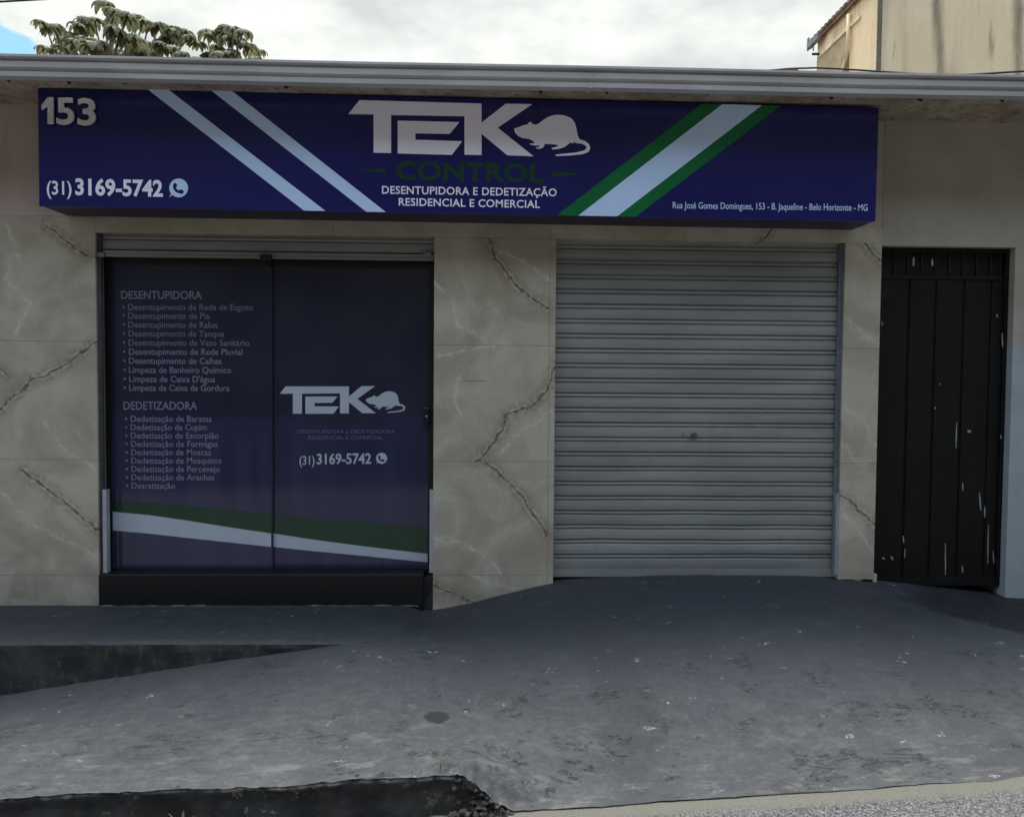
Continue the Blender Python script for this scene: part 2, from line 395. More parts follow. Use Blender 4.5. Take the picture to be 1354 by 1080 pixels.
# pavement height field -------------------------------------------------
CTRL = []
def wallpt(px, py, y=0.0):
    p = P(px, py, y); CTRL.append((p.x, y, p.z))
for a in [(575, 805), (650, 790), (733, 771), (900, 763), (1103, 766), (1157, 769), (1240, 773)]: wallpt(*a)
for a in [(0, 919), (100, 903), (200, 888), (300, 872), (400, 859), (495, 847.5)]: wallpt(*a, -.712)
for a in [(0, 1050), (200, 1041), (430, 1030), (640, 1022)]: wallpt(*a, -1.8)
for a in [(1000, 1048), (1354, 1030)]: wallpt(*a, -1.8)
CTRL += [(.45, -.6, .16), (1.3, -.6, .215), (2.4, -.65, .19), (.5, -1.2, .03), (1.4, -1.2, .06), (2.4, -1.2, .06), (-.2, -1.2, .04), (-1.2, -1.25, -.02),
         (-3.6, -.712, -.21), (-3.6, -1.8, -.19), (3.6, -1.8, .0), (3.7, -1.1, .06), (4.6, -1.8, .05), (4.8, 0, .3), (3.4, 0, .32), (3.75, 0, .32), (3.7, -.5, .2), (-.4, -.35, .13)]
C_ = np.array(CTRL)
def tps(r2): return np.where(r2 > 1e-12, .5*r2*np.log(np.maximum(r2, 1e-12)), 0)
K_ = tps(((C_[:, None, :2]-C_[None, :, :2])**2).sum(-1)); n_ = len(C_)
K_ += np.eye(n_)*.006
Q_ = np.c_[np.ones(n_), C_[:, :2]]
A_ = np.block([[K_, Q_], [Q_.T, np.zeros((3, 3))]])
S_ = np.linalg.solve(A_, np.r_[C_[:, 2], np.zeros(3)])
def sst(v, a, b):
    u = np.clip((v-a)/(b-a), 0, 1); return u*u*(3-2*u)
def road_z(x): return -.190+(.058*x if x > 0 else .020*x)
EDGE_X = .11
RA, RB = np.array([2.40, -.20]), np.array([3.06, -.61])
def ground_h(X, Y):
    X = np.asarray(X, float); Y = np.asarray(Y, float)
    h = S_[n_]+S_[n_+1]*X+S_[n_+2]*Y
    for i in range(n_): h = h+S_[i]*tps((X-C_[i, 0])**2+(Y-C_[i, 1])**2)
    # the drive falls to the road at its foot, left of it the pavement ends in a kerb
    xa = -.10+.04*np.sin(Y*40)
    drop = sst(-Y, 1.05, 1.80)*sst(X, xa, xa+.24+1.6*np.clip((1.8+Y)/.75, 0, 1))
    tgt = -.190+np.where(X > 0, .058*X, .020*X)+.006
    # the ground folds down towards the side gate
    ab = RB-RA; ab_n = np.array([-ab[1], ab[0]])/np.hypot(*ab)
    d = (X-RA[0])*ab_n[0]+(Y-RA[1])*ab_n[1]; u = ((X-RA[0])*ab[0]+(Y-RA[1])*ab[1])/(ab**2).sum()
    dd = np.where(d > .06, d-.03, np.where(d > 0, d*d/.12, 0))
    h = h-dd*.17*sst(u, .0, 1.0)
    return h*(1-drop)+np.minimum(h, tgt)*drop
def g_at(px, py):
    """ground point seen at a pixel"""
    d = (fw*FPX+rt*(px-677)-up*(py-540)); 
    for k in range(4000):
        p = CAM+d.normalized()*(2.0+k*.002)
        if p.z < float(ground_h(p.x, max(p.y, -1.8))): return p
    return p
PATCH = g_at(577, 949)
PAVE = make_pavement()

def make_asphalt():
    t = NT('pale_worn_asphalt')
    x, y, z = t.xyz()
    dv, cv = t.vor(140)
    s = t.n.new('ShaderNodeSeparateColor'); t.l.new(cv, s.inputs[0])
    ag = t.mix(s.outputs[0], lin((80, 80, 81)), lin((172, 171, 169)))
    ag = t.mix(t.ss(dv, .3, .6, 0, .7), ag, lin((78, 77, 76)))
    sand = t.noise(9, 7, .7)
    ed = t.math('ADD', t.math('MULTIPLY', t.math('ADD', y, 1.8), -1), t.math('MULTIPLY', t.math('SUBTRACT', sand, .5), .12))
    grit = t.noise(120, 3)
    sc = t.mix(grit, lin((116, 112, 100)), lin((146, 143, 133)))
    col = t.mix(t.ss(ed, .045, .13, 1, 0), ag, sc)
    t.bump(t.math('MULTIPLY', dv, -1), .7, .006)
    return t.done(col, .9, .2)
ASPH = make_asphalt()

def make_kerb():
    t = NT('black_painted_kerb')
    x, y, z = t.xyz()
    n = t.noise(6, 8, .68); c = t.noise(22, 6, .7); 
    col = t.mix(t.ss(n, .3, .7), lin((30, 30, 31)), lin((58, 57, 56)))
    chip = t.math('MULTIPLY', t.ss(c, .56, .66), t.ss(t.noise(2.4, 4), .44, .60))
    col = t.mix(t.math('MULTIPLY', chip, .75), col, lin((132, 127, 118)))
    lip = t.n.new('ShaderNodeAttribute'); lip.attribute_name = 'lip'
    lm = t.math('MULTIPLY', t.ss(lip.outputs['Fac'], .3, .9), t.ss(c, .38, .58))
    col = t.mix(t.math('MULTIPLY', lm, .85), col, lin((150, 146, 138)))
    t.bump(t.math('ADD', n, c), .6, .012)
    return t.done(col, .8, .3)
KERB = make_kerb()

SHUTTER = None
def make_shutter():
    t = NT('galvanised_shutter_steel')
    n = t.noise(2.2, 6, .6, stretch=(.5, 1, 2)); m2 = t.noise(30, 5, .7, stretch=(.25, 1, 2)); st = t.noise(5, 6, .6, stretch=(2.5, 1, .3))
    col = t.mix(t.ss(n, .3, .7), lin((128, 130, 128)), lin((147, 148, 146)))
    col = t.mix(t.ss(m2, .55, .75, 0, .3), col, lin((112, 112, 108)))
    col = t.mix(t.ss(st, .55, .78, 0, .28), col, lin((120, 118, 112)))
    t.bump(t.noise(12, 4, .6, stretch=(.3, 1, 1)), .12, .004)
    return t.done(col, t.ss(n, .3, .7, .42, .55), .4, .15)
SHUTTER = make_shutter()
RAIL = m_plain('grey_steel_rail', lin((120, 126, 134)), .45, .15, 12, metal=.3)
ALU = m_plain('bright_aluminium_angle', lin((168, 174, 182)), .4, .1, 15, metal=.3)
BLACKMETAL = None
def make_gate():
    t = NT('chipped_black_gate_paint')
    n = t.noise(3, 6, .6); f = t.noise(30, 6, .75, stretch=(1.6, 1, .35)); g = t.noise(1.6, 3, .5, off=(2, 0, 5))
    x, y, z = t.xyz()
    col = t.mix(t.ss(n, .3, .7), lin((8, 8, 10)), lin((16, 16, 18)))
    lowm = t.ss(z, 1.9, .4, .0, 1)
    ch = t.math('MULTIPLY', t.ss(f, .70, .74), t.math('MULTIPLY', lowm, t.ss(g, .48, .62)))
    col = t.mix(ch, col, lin((170, 168, 160)))
    rs = t.math('MULTIPLY', t.ss(t.noise(9, 7, .7), .6, .72), .5)
    col = t.mix(rs, col, lin((48, 44, 42)))
    t.bump(t.noise(14, 6, .6), .2, .006)
    return t.done(col, .5, .25)
GATE = make_gate()
CHIP = m_plain('bare_chipped_patch', lin((138, 136, 130)), .7, .1, 40)
BLACKALU = m_plain('black_aluminium', lin((22, 23, 26)), .35, .1, 20)
PLINTH = m_plain('black_stone_sill', lin((26, 25, 26)), .4, .25, 60, bump=.15)
GUTTER = None
def make_gutter():
    t = NT('galvanised_gutter')
    n = t.noise(1.2, 6, .6, stretch=(1, 3, 3)); f = t.noise(14, 6, .7, stretch=(.5, 1, 2))
    col = t.mix(t.ss(n, .3, .7), lin((178, 176, 178)), lin((204, 202, 204)))
    col = t.mix(t.ss(f, .55, .75, 0, .35), col, lin((132, 129, 126)))
    return t.done(col, t.ss(f, .3, .7, .45, .6), .4, .0)
GUTTER = make_gutter()

CURT = P(450, 556, .1).z
def make_film(name, c, rough=.18, streak=0.0):
    t = NT(name); n = t.noise(1.4, 4, .5)
    col = t.mix(t.ss(n, .3, .7), tuple(v*.9 for v in c[:3])+(1,), tuple(v*1.1 for v in c[:3])+(1,))
    if streak:
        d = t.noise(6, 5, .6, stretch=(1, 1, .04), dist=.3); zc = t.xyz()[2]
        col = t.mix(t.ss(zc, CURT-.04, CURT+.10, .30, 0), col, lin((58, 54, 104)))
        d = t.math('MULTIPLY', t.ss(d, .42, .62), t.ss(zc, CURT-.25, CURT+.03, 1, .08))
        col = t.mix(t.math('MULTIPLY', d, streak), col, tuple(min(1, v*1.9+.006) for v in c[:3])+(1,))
        t.bump(t.noise(3.2, 2, .4, stretch=(1, 1, .25)), .06, .02)
    else:
        dust = t.noise(60, 5, .7); col = t.mix(t.ss(dust, .62, .8, 0, .12), col, (.5, .5, .55, 1))
        t.bump(t.noise(1.1, 2, .4), .05, .02)
    return t.done(col, rough, .5)
SIGN_BLUE = make_film('violet_sign_vinyl', lin((27, 27, 93)), .2)
SIGN_SIDE = m_plain('dark_sign_return', lin((40, 34, 66)), .5)
SIGN_WHITE = m_plain('white_sign_vinyl', lin((198, 222, 255)), .3, .02, 3)
SIGN_LILAC = m_plain('lilac_white_acrylic_letter', lin((246, 240, 255)), .3, .02, 3)
SIGN_GREEN = m_plain('green_sign_vinyl', lin((16, 106, 60)), .25, .06, 3)
SIGN_DKGREEN = m_plain('dark_green_sign_vinyl', lin((18, 62, 42)), .3, .06, 3)
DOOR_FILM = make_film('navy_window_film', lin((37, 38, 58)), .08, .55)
DOOR_WHITE = m_plain('pale_window_lettering', lin((176, 184, 196)), .3, .04, 4)
DOOR_GREY = m_plain('grey_window_lettering', lin((128, 130, 150)), .3, .06, 4)
DOOR_LINE = m_plain('faded_window_lettering', lin((112, 114, 136)), .3, .06, 4)
DOOR_DIM = m_plain('dim_window_lettering', lin((92, 94, 122)), .3, .06, 4)
DOOR_GREEN = m_plain('dark_green_window_film', lin((30, 62, 46)), .14, .1, 4)
DOOR_DKGREEN = m_plain('very_dark_green_window_film', lin((34, 48, 58)), .2, .1, 4)
CHROME = None
def make_chrome():
    t = NT('brushed_metal_digits'); return t.done((.86, .87, .90, 1), t.ss(t.noise(12, 3), .3, .7, .08, .3), .6, .55)
CHROME = make_chrome()
DARKINT = m_plain('dark_interior', lin((30, 30, 32)), .8)
TILEROOF = m_plain('weathered_clay_tile', lin((96, 74, 62)), .9, .4, 5, bump=.4)
RUST = m_plain('dark_rusted_steel', lin((44, 38, 36)), .7, .3, 20)

# ------------------------------------------------------------------ ground
BLOCKER_H = 13.0  # height of the added, unseen bank that blocks sky light
xs = np.r_[np.arange(-6, -3, .1), np.arange(-3, -.301, .02), np.arange(-.30, .299, .008), np.arange(.30, 3.6, .02), np.arange(3.6, 9.01, .1)]
ys = np.r_[-np.linspace(1.8, 1.0, 56)[:-1], -np.linspace(1.0, 0, 40), .2]
XX, YY = np.meshgrid(xs, ys); HH = ground_h(XX, np.minimum(YY, 0))
mb = MB()
def bumpy(x, y):
    v = Vector((x*1.7, y*1.7, 0)); return .006*noise.noise(v)+.0028*noise.noise(v*4.1)+.0012*noise.noise(v*13)
def edge_jit(x):
    v = Vector((x*3, 0, 4.2)); return .022*noise.noise(v)+.014*noise.noise(v*3.7)+.008*noise.noise(v*11)
vs = []
for j in range(len(ys)):
    for i in range(len(xs)):
        x, y = xs[i], ys[j]; yy = y
        if y < -1.5: yy = y-edge_jit(x)*(-1.5-y)/.3*float(1-.65*sst(x, .05, .25))
        zz = HH[j, i]+bumpy(x, y)
        rb = float(sst(x, -.22, -.08)*(1-sst(x, .06, .16))*sst(-y, 1.62, 1.76))
        zz += rb*(.022*noise.noise(Vector((x*22, y*22, 1)))+.012*noise.noise(Vector((x*55, y*55, 1))))
        if y < -1.78 and x < EDGE_X-.15: zz -= .010+.012*abs(noise.noise(Vector((x*9, 1, 1))))
        vs.append((x, yy, zz))
nx = len(xs)
mb.add(vs, [(j*nx+i, j*nx+i+1, (j+1)*nx+i+1, (j+1)*nx+i) for j in range(len(ys)-1) for i in range(nx-1)], 0, True)
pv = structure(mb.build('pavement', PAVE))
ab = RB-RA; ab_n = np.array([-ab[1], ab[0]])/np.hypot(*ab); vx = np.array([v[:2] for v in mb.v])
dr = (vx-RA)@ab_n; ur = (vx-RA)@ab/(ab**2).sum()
at = pv.data.attributes.new('dip_shade', 'FLOAT', 'POINT'); wd_ = .03+.22*np.clip(1-ur, 0, 1)
at.data.foreach_set('value', (sst(dr, -wd_*.5, wd_*.5)*sst(ur, -.15, .7)).tolist())  # mask for the painted shade of the dip by the gate

# road sheet, falling with the street
mb = MB(); rx = [-60, -20, -6, -3, -1, 0, .5, 1, 2, 3, 5, 9, 20, 60]; ry = [-1.68, -1.9, -2.2, -3, -5, -8.3]
vs = [(x, y, road_z(max(-20, min(20, x)))-.002*(abs(y)-1.7)) for y in ry for x in rx]
mb.add(vs, [(j*len(rx)+i, (j+1)*len(rx)+i, (j+1)*len(rx)+i+1, j*len(rx)+i+1) for j in range(len(ry)-1) for i in range(len(rx)-1)])
structure(mb.build('road', ASPH))
# the plain the town stands on
mb = MB(); mb.add([(-400, -400, -1.6), (400, -400, -1.6), (400, 400, -1.6), (-400, 400, -1.6)], [(0, 1, 2, 3)])
structure(mb.build('ground', m_plain('earth', lin((120, 104, 84)), .9, .2, .3)))

# unseen bank added behind the camera to hold back sky light
mb = MB(); hx = np.arange(-70, 70.1, 1.0); hu = np.linspace(0, 1, 30)
vs = []
for u in hu:
    for x in hx:
        v = Vector((x*.16, u*3, 0)); d = noise.noise(v)*1.6+noise.noise(v*3.1)*.8+noise.noise(v*7)*.4
        vs.append((x, -8.2-8*u+d*min(1, u*4), road_z(max(-20, min(20, x)))-.02+BLOCKER_H*u**.75+d*.8*min(1, u*4)))
n0 = len(hx)
mb.add(vs, [(j*n0+i, j*n0+i+1, (j+1)*n0+i+1, (j+1)*n0+i) for j in range(len(hu)-1) for i in range(n0-1)], 0, True)
structure(mb.build('sky_blocker', m_plain('dark_blocker', lin((60, 62, 58)), .95, .5, 1.5, bump=.8)))

# kerb face: rough, worn lip on top, ends in a broken hollow
mb = MB(); kx = np.arange(-6, EDGE_X+.001, .012); kt = np.linspace(0, 1, 14)
vs = []; lip = []
def kerb_top(x):
    y = -1.8-edge_jit(x); return y, float(ground_h(x, -1.8))+bumpy(x, -1.8)-.012
path = [(x, None) for x in kx]
for x in kx:
    ty, tz = kerb_top(x); rz = min(road_z(x)-.03, tz-.002)
    endf = max(0, (x-(EDGE_X-.33))/.33)
    for tt in kt:
        z = tz+(rz-tz)*tt
        v = Vector((x*5, tt*2.2, .3)); n1_ = noise.noise(v); n2_ = noise.noise(v*3.3)
        out_ = (.012*n1_+.009*n2_+endf*(.03*noise.noise(v*6)+.02*noise.noise(v*13)))*(1 if tt > .04 else .2)-(.022+.03*endf)*math.sin(min(1, tt*1.4)*math.pi)*.6
        vs.append((x, ty-.012*tt-out_+(.02 if tt == 0 else 0), z+(.006*n2_ if tt < .3 else 0))); lip.append(max(0, 1-tt*6+.35*n2_, endf*(.6+.9*noise.noise(v*5))))
k = len(kt)
mb.add(vs, [(i*k+j, i*k+j+1, (i+1)*k+j+1, (i+1)*k+j) for i in range(len(kx)-1) for j in range(k-1)], 0, True)
kb = mb.build('kerb', KERB, fix=False)
at = kb.data.attributes.new('lip', 'FLOAT', 'POINT'); at.data.foreach_set('value', np.clip(lip, 0, 1).tolist())
structure(kb)
mb = MB(); rnd = random.Random(11)
for i in range(150):
    u = rnd.random(); x = -.14+.27*u; y = -1.8-edge_jit(x)-rnd.uniform(-.03, .05)+u*.03; r = rnd.uniform(.004, .013)*(1-.3*u)
    top = float(ground_h(x, -1.8)); z = road_z(x)+max(0, (top-road_z(x)))*rnd.uniform(0, .85)*(1 if y > -1.82 else .25)
    bm = bmesh.new(); bmesh.ops.create_icosphere(bm, subdivisions=2, radius=r)
    o_ = rnd.random()*50
    vs = []
    for v in bm.verts:
        k_ = 1+.7*noise.noise(v.co/r*1.5+Vector((o_, 0, 0))); vs.append((x+v.co.x*k_*1.2, y+v.co.y*k_, z+v.co.z*k_*.75))
    mb.add(vs, [[v.index for v in f.verts] for f in bm.faces]); bm.free()
structure(mb.build('rubble', m_plain('broken_concrete', lin((74, 72, 69)), .95, .6, 30, bump=.6)), 'stuff')

# raised level landing in front of the glass door
PZ = P(134, 800).z
mb = MB(); px_ = np.arange(-6, -.30, .03); py_ = [0.05, -.1, -.25, -.4, -.55, -.66, -.700, -.712]
vs = []
for x in px_:
    fade = sst(x, -.52, -.30)
    for y in py_:
        zz = PZ+.002*noise.noise(Vector((x*3, y*3, 0)))
        g = float(ground_h(x, y))
        yy = y+(.006*noise.noise(Vector((x*8, 0, 9))) if y < -.6 else 0)
        zz = zz*(1-fade)+(g-.03)*fade if g < zz else zz*(1-fade)+(min(zz, g)-.03)*fade
        if y < -.705: zz -= .012
        vs.append((x, yy, zz))
    for tt in (.25, .6, 1.0):
        g = float(ground_h(x, -.712))-.03
        top = vs[-1][2] if tt == .25 else t0_
        t0_ = top
        vs.append((x, -.712+.01*noise.noise(Vector((x*6, tt*4, 3)))-.004, top+(min(g, top-.001)-top)*tt))
k = len(py_)+3
mb.add(vs, [(i*k+j, (i+1)*k+j, (i+1)*k+j+1, i*k+j+1) for i in range(len(px_)-1) for j in range(len(py_)-1)], 0, True)
o0 = len(mb.v)-len(vs)
for i in range(len(px_)-1):
    for j in range(len(py_)-1, k-1):
        mb.f.append([o0+i*k+j, o0+(i+1)*k+j, o0+(i+1)*k+j+1, o0+i*k+j+1]); mb.mi.append(1); mb.sm.append(False)
def make_riser():
    t = NT('black_painted_riser'); n = t.noise(4, 8, .7); m2 = t.noise(18, 7, .72, stretch=(1, 1, .5)); x, y, z = t.xyz()
    col = t.mix(t.ss(n, .3, .7), lin((40, 40, 42)), lin((70, 69, 68)))
    col = t.mix(t.ss(m2, .52, .70, 0, .6), col, lin((104, 101, 96)))
    col = t.mix(t.ss(t.noise(9, 6, .7, stretch=(1, 1, .2)), .55, .7, 0, .6), col, lin((28, 28, 30)))
    t.bump(t.math('ADD', n, m2), .7, .02); return t.done(col, .85, .3)
RISER = make_riser()
structure(mb.build('landing', [PAVE, RISER], fix=False))

# ------------------------------------------------------------------ the shop building
SH = thing('shop_building', 'single-storey shop with cream marbled tiles, metal roller shutter and dark glass door', 'shop building')
XL0, XL1 = -6.2, P(128, 500).x        # left wall
XP0, XP1 = P(573.5, 500).x, P(734, 500).x
XR0, XR1 = P(1114, 500).x, P(1162, 500).x
XD1 = P(1338, 500).x
ZT = P(0, 285).z                      # top of the tiles
ZO = P(122, 305).z-.012               # head of the openings
ZS = 3.245                            # soffit
WT = .26
mb = MB()
mb.box(XL0, XL1, 0, WT, -.9, ZT); mb.build('tiled_wall', TILE_LEFT, SH, .003)
mb = MB(); mb.box(XP0, XP1, 0, WT, -.3, ZO); mb.build('pillar', TILE_MID, SH, .003)
mb = MB(); mb.box(XR0, XR1, 0, WT, P(1140, 766).z, ZO); mb.build('pillar', TILE_RIGHT, SH, .003)
mb = MB(); mb.box(XL1+.0005, XR1, .002, WT, ZO+.0005, ZT); mb.build('lintel', TILE_TOP, SH)
mb = MB(); mb.box(XL0, XR1, .006, WT, ZT+.0005, ZS+.05); mb.build('upper_wall', PLASTER, SH)
# wall of the side passage with the black gate
ZG = P(1250, 326).z
mb = MB(); mb.box(XR1+.0005, XD1, .004, WT, ZG, ZS+.05); mb.box(XD1+.0005, 9.5, .004, WT, P(1345, 457).z, ZS+.05)
mb.build('side_wall', PLASTER_R, SH)
mb = MB(); mb.box(XD1+.0006, 9.5, .002, WT, -.6, P(1345, 457).z); mb.build('wall_dado', PALE_BLUE, SH)
# crumbling foot of the right pillar
mb = MB()
pts = [PX(1110.5, 759), PX(1160, 759), PX(1159.5, 771), PX(1156, 772), PX(1153, 764.5), PX(1146, 763), PX(1138, 768), PX(1129, 766.5), PX(1122, 762)]
mb.poly(list(reversed(pts)), .004, .02); mb.build('broken_tile_edge', m_plain('bare_mortar', lin((176, 164, 146)), .8, .2, 30), SH)
# slab, soffit
mb = MB(); mb.box(XL0-.2, 9.6, -.50, 9, ZS, ZS+.075); mb.build('eave_slab', SLAB, SH, .004)
# back of the house so that no light comes through
mb = MB(); mb.box(XL0, 9.5, 8.6, 8.9, -1, ZS-.002); mb.box(XL0-.002, XL0+.2, WT+.003, 8.599, -1, ZS-.002); mb.box(9.302, 9.502, WT+.003, 8.599, -1, ZS-.002)
mb.build('rear_wall', PLASTER, SH)
mb = MB(); mb.box(XL0+.3, 9.2, .8, .84, -1, ZS-.003); mb.box(XL0+.3, 9.2, WT+.01, .79, -.5, .04); mb.build('inner_wall', DARKINT, SH)

# gutter with folded front
gx = [-6.4]+[x for x in np.arange(-6.3, 9.7, .35)]
gz0, gz1 = 3.196, 3.298
prof = [(-.53, gz1-.008), (-.53, gz0+.004), (-.602, gz0), (-.607, gz0+.024), (-.596, gz0+.029), (-.596, gz0+.038), (-.618, gz0+.043), (-.622, gz0+.072), (-.606, gz0+.077), (-.606, gz0+.085), (-.640, gz0+.090), (-.641, gz1),
        (-.634, gz1+.001), (-.600, gz1-.012), (-.596, gz0+.012), (-.54, gz0+.014), (-.536, gz1-.006)]
mb = MB()
vs = []; k = len(prof)
for x in gx:
    dz = .004*noise.noise(Vector((x*.7, 0, 0))); vs += [(x, p[0]+.003*noise.noise(Vector((x*.9, 5, 0))), p[1]+dz) for p in prof]
mb.add(vs, [(i*k+j, i*k+(j+1) % k, (i+1)*k+(j+1) % k, (i+1)*k+j) for i in range(len(gx)-1) for j in range(k)])
gt = mb.build('gutter', GUTTER, SH)
for px in (336, 781, 1206, 1500, -120):
    mb = MB(); x = P(px, 110, -.62).x
    mb.strip([(p[0]-.002*(1 if p[0] < -.57 else -1), p[1]-(.002 if p[1] < gz0+.02 else 0)) for p in prof[1:12]], [x-.012, x+.012], closed=False)
    mb.build('gutter_joint', GUTTER, gt)
for px, r in ((14, .008), (93, .012), (378, .013), (713, .012), (800, .008), (1096, .013), (1213, .015), (1321, .009)):
    p = P(px, 118, -.45); mb = MB(); z = ZS
    mb.tube([(p.x, -.46, z+.002), (p.x, -.462, z-.02), (p.x+.008, -.475, z-.034), (p.x+.002, -.49, z-.026)], [r*.5, r*.6, r*.8, r*.5], 7)
    mb.build('eave_hook', RUST, SH)

# clay roof behind the gutter; only the tile noses show
mb = MB(); tx = np.arange(-6.3, 9.6, .02); ty = np.linspace(-.5, 9, 24)
vs = []
for y in ty:
    for x in tx:
        lift = .03*math.exp(-((x+.77)/.34)**2)
        vs.append((x, y, 3.322+.15*(y+.5)*1.0+.03*max(0, math.cos(x*2*math.pi/.2))**.6-.03+lift))
n0 = len(tx)
mb.add(vs, [(j*n0+i, j*n0+i+1, (j+1)*n0+i+1, (j+1)*n0+i) for j in range(len(ty)-1) for i in range(n0-1)], 0, True)
mb.build('clay_roof', TILEROOF, SH)
# a cap tile standing up at the roof edge and two broken noses
for px, rr, ln in ((1047, .052, .5), (621, .02, .1), (856, .017, .1)):
    p = P(px, 97, -.2); mb = MB(); v = []
    for yy in (-.2, -.2+ln):
        for a in range(9):
            th = math.pi*a/8; rj = rr*(1 if yy < 0 else .85)
            v.append((p.x+rj*math.cos(th)*1.2, yy, p.z-.02+rj*math.sin(th)+(yy+.2)*.1))
        v += [(q[0]-.0, q[1], q[2]-.05) for q in (v[-1], v[-9])]
    k = 11
    mb.add(v, [(j, (j+1) % k, k+(j+1) % k, k+j) for j in range(k)]+[tuple(range(k)), tuple(range(k, 2*k))], 0, False)
    mb.build('cap_tile', TILEROOF, SH)

# ---- roller shutters
PITCH_S = .0945
def slat_profile(zb, n, y):
    """n slats from height zb upwards, street side facing -y"""
    pr = []
    for i in range(n):
        z = zb+i*PITCH_S; j = .0015*math.sin(i*2.3)
        pr += [(y+.009, z), (y+.009, z+.004), (y-.002, z+.006), (y-.006+j, z+.010), (y-.008+j, z+.035), (y-.006+j, z+.062), (y-.001, z+.066), (y+.009, z+.069), (y+.009, z+.073), (y+.001, z+.075), (y-.002, z+.082), (y+.001, z+.090), (y+.009, z+.092)]
    return pr
def shutter(xa, xb, zb, zt, y, parent, wob=0.0, bar=True):
    n = int((zt-zb)/PITCH_S)+1
    pr = slat_profile(zb, n, y); pr = [p for p in pr if p[1] < zt]
    mb = MB(); xs_ = np.linspace(xa, xb, 40); k = len(pr)
    vs = []
    for x in xs_:
        for p in pr:
            low = max(0, 1-(p[1]-zb)/.9)
            vs.append((x, p[0]+wob*low*.006*noise.noise(Vector((x*1.6, 0, p[1]*7))), p[1]+wob*low*.004*noise.noise(Vector((x*2.1, 3, p[1]*5)))))
    mb.add(vs, [(i*k+j, (i+1)*k+j, (i+1)*k+j+1, i*k+j+1) for i in range(len(xs_)-1) for j in range(k-1)])
    o = mb.build('roller_shutter', SHUTTER, parent, fix=False)
    return o
ys_ = .075
zb = P(900, 752, ys_).z
RS = shutter(XP1+.004, P(1106, 500, ys_).x, zb, ZO+.06, ys_, SH, 1.7)
mb = MB(); xa, xb = XP1+.006, P(1105, 500, ys_).x
vs = []
xs_ = np.linspace(xa, xb, 30)
prb = [(.085, zb+.006), (.058, zb+.006), (.056, zb-.045), (.064, zb-.052), (.085, zb-.052)]
mb.strip(prb, list(xs_)); mb.build('bottom_bar', SHUTTER, RS)
# lock in the middle of the curtain
c = P(918, 576, .06); mb = MB()
for r1, d in ((.020, .006), (.011, .012)):
    ring = [(c.x+r1*math.cos(a), c.z+r1*math.sin(a)) for a in [2*math.pi*i/18 for i in range(18)]]; mb.poly(ring, .066-d, d)
mb.build('lock', m_plain('worn_lock_metal', lin((96, 98, 98)), .4, .3, 60, metal=.5), RS)
mb = MB(); c = P(904, 574, .06); mb.box(c.x-.004, c.x+.004, .06, .07, c.z-.012, c.z+.012); mb.build('keyhole_plate', RAIL, RS)
# guides
mb = MB(); xg0, xg1 = P(1105.5, 500, .05).x, XR0-.001
mb.box(xg0, xg1, .035, .062, P(1108, 762, .05).z, ZO-.001); mb.box(xg0+.010, xg0+.016, .02, .036, P(1108, 762, .05).z, ZO-.004)
mb.build('shutter_guide', RAIL, SH, .002)
mb = MB(); xg = P(1106, 700, .02).x
mb.box(xg-.004, xg+.024, .012, .019, P(1106, 760, .02).z, P(1106, 652, .02).z); mb.box(xg-.004, xg-.0005, .0195, .05, P(1106, 760, .02).z, P(1106, 652, .02).z)
mb.build('guide_angle', ALU, SH, .001)

# left shutter rolled up over the glass door
zl = P(350, 336, .05).z
RL = shutter(XL1+.018, XP0-.004, zl+.01, ZO+.06, .055, SH, 0)
mb = MB(); mb.box(XL1+.03, XP0-.004, .030, .07, zl-.03, zl+.008); mb.box(XL1+.03, XP0-.006, .022, .0295, zl-.028, zl-.018); mb.build('bottom_bar', SHUTTER, RL, .002)
c = P(352, 341, .02); mb = MB(); mb.box(c.x-.035, c.x+.035, .0, .029, c.z-.022, c.z+.018); mb.box(c.x-.012, c.x+.012, -.008, -.0005, c.z-.014, c.z+.012); mb.build('lock', BLACKALU, RL, .004)
for px in (134, 566):
    c = P(px, 336, .02); mb = MB(); mb.box(c.x-.03, c.x+.02, .012, .0285, c.z-.018, c.z+.012); mb.build('bar_end', RAIL, RL, .003)
mb = MB(); mb.box(XL1+.0008, XL1+.022, .02, .05, PZ+.14, ZO-.002); mb.build('shutter_guide', m_plain('dark_steel_guide', lin((66, 68, 72)), .5, .2, 10), SH, .002)
for px, side in ((139, 0), (570.5, 1)):
    c = P(px, 700, .01); mb = MB(); z0_, z1_ = P(px, 757, .01).z, P(px, 647, .01).z
    mb.box(c.x-.012, c.x+.012, .004, .011, z0_, z1_); mb.box(c.x-.012 if side else c.x+.008, c.x-.008 if side else c.x+.012, .0115, .05, z0_, z1_)
    mb.build('guide_angle', ALU, SH, .001)

# ---- sliding glass door in two leaves
DY = .11
ztop = P(350, 343, DY).z; zbot = P(350, 757, DY).z
xl, xm, xr = XL1+.004, P(360, 560, DY).x, XP0-.003
def leaf(x0, x1, y, stile_l, stile_r):
    mb = MB(); ft = .045; zt = ztop-ft; zb_ = zbot+.03
    mb.box(x0, x1, y-.012, y+.03, zt, ztop); mb.box(x0, x1, y-.012, y+.03, zbot, zb_)
    if stile_l: mb.box(x0, x0+stile_l, y-.012, y+.03, zb_+.0005, zt-.0005)
    if stile_r: mb.box(x1-stile_r, x1, y-.012, y+.03, zb_+.0005, zt-.0005)
    d = mb.build('glass_door', BLACKALU, SH, .002)
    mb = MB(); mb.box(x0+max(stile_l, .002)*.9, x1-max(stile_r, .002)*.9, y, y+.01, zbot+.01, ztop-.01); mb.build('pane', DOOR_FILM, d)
    return d
DL = leaf(xl, xm, DY, .034, .0)
DR = leaf(xm-.004, xr, DY+.016, .0, .04)
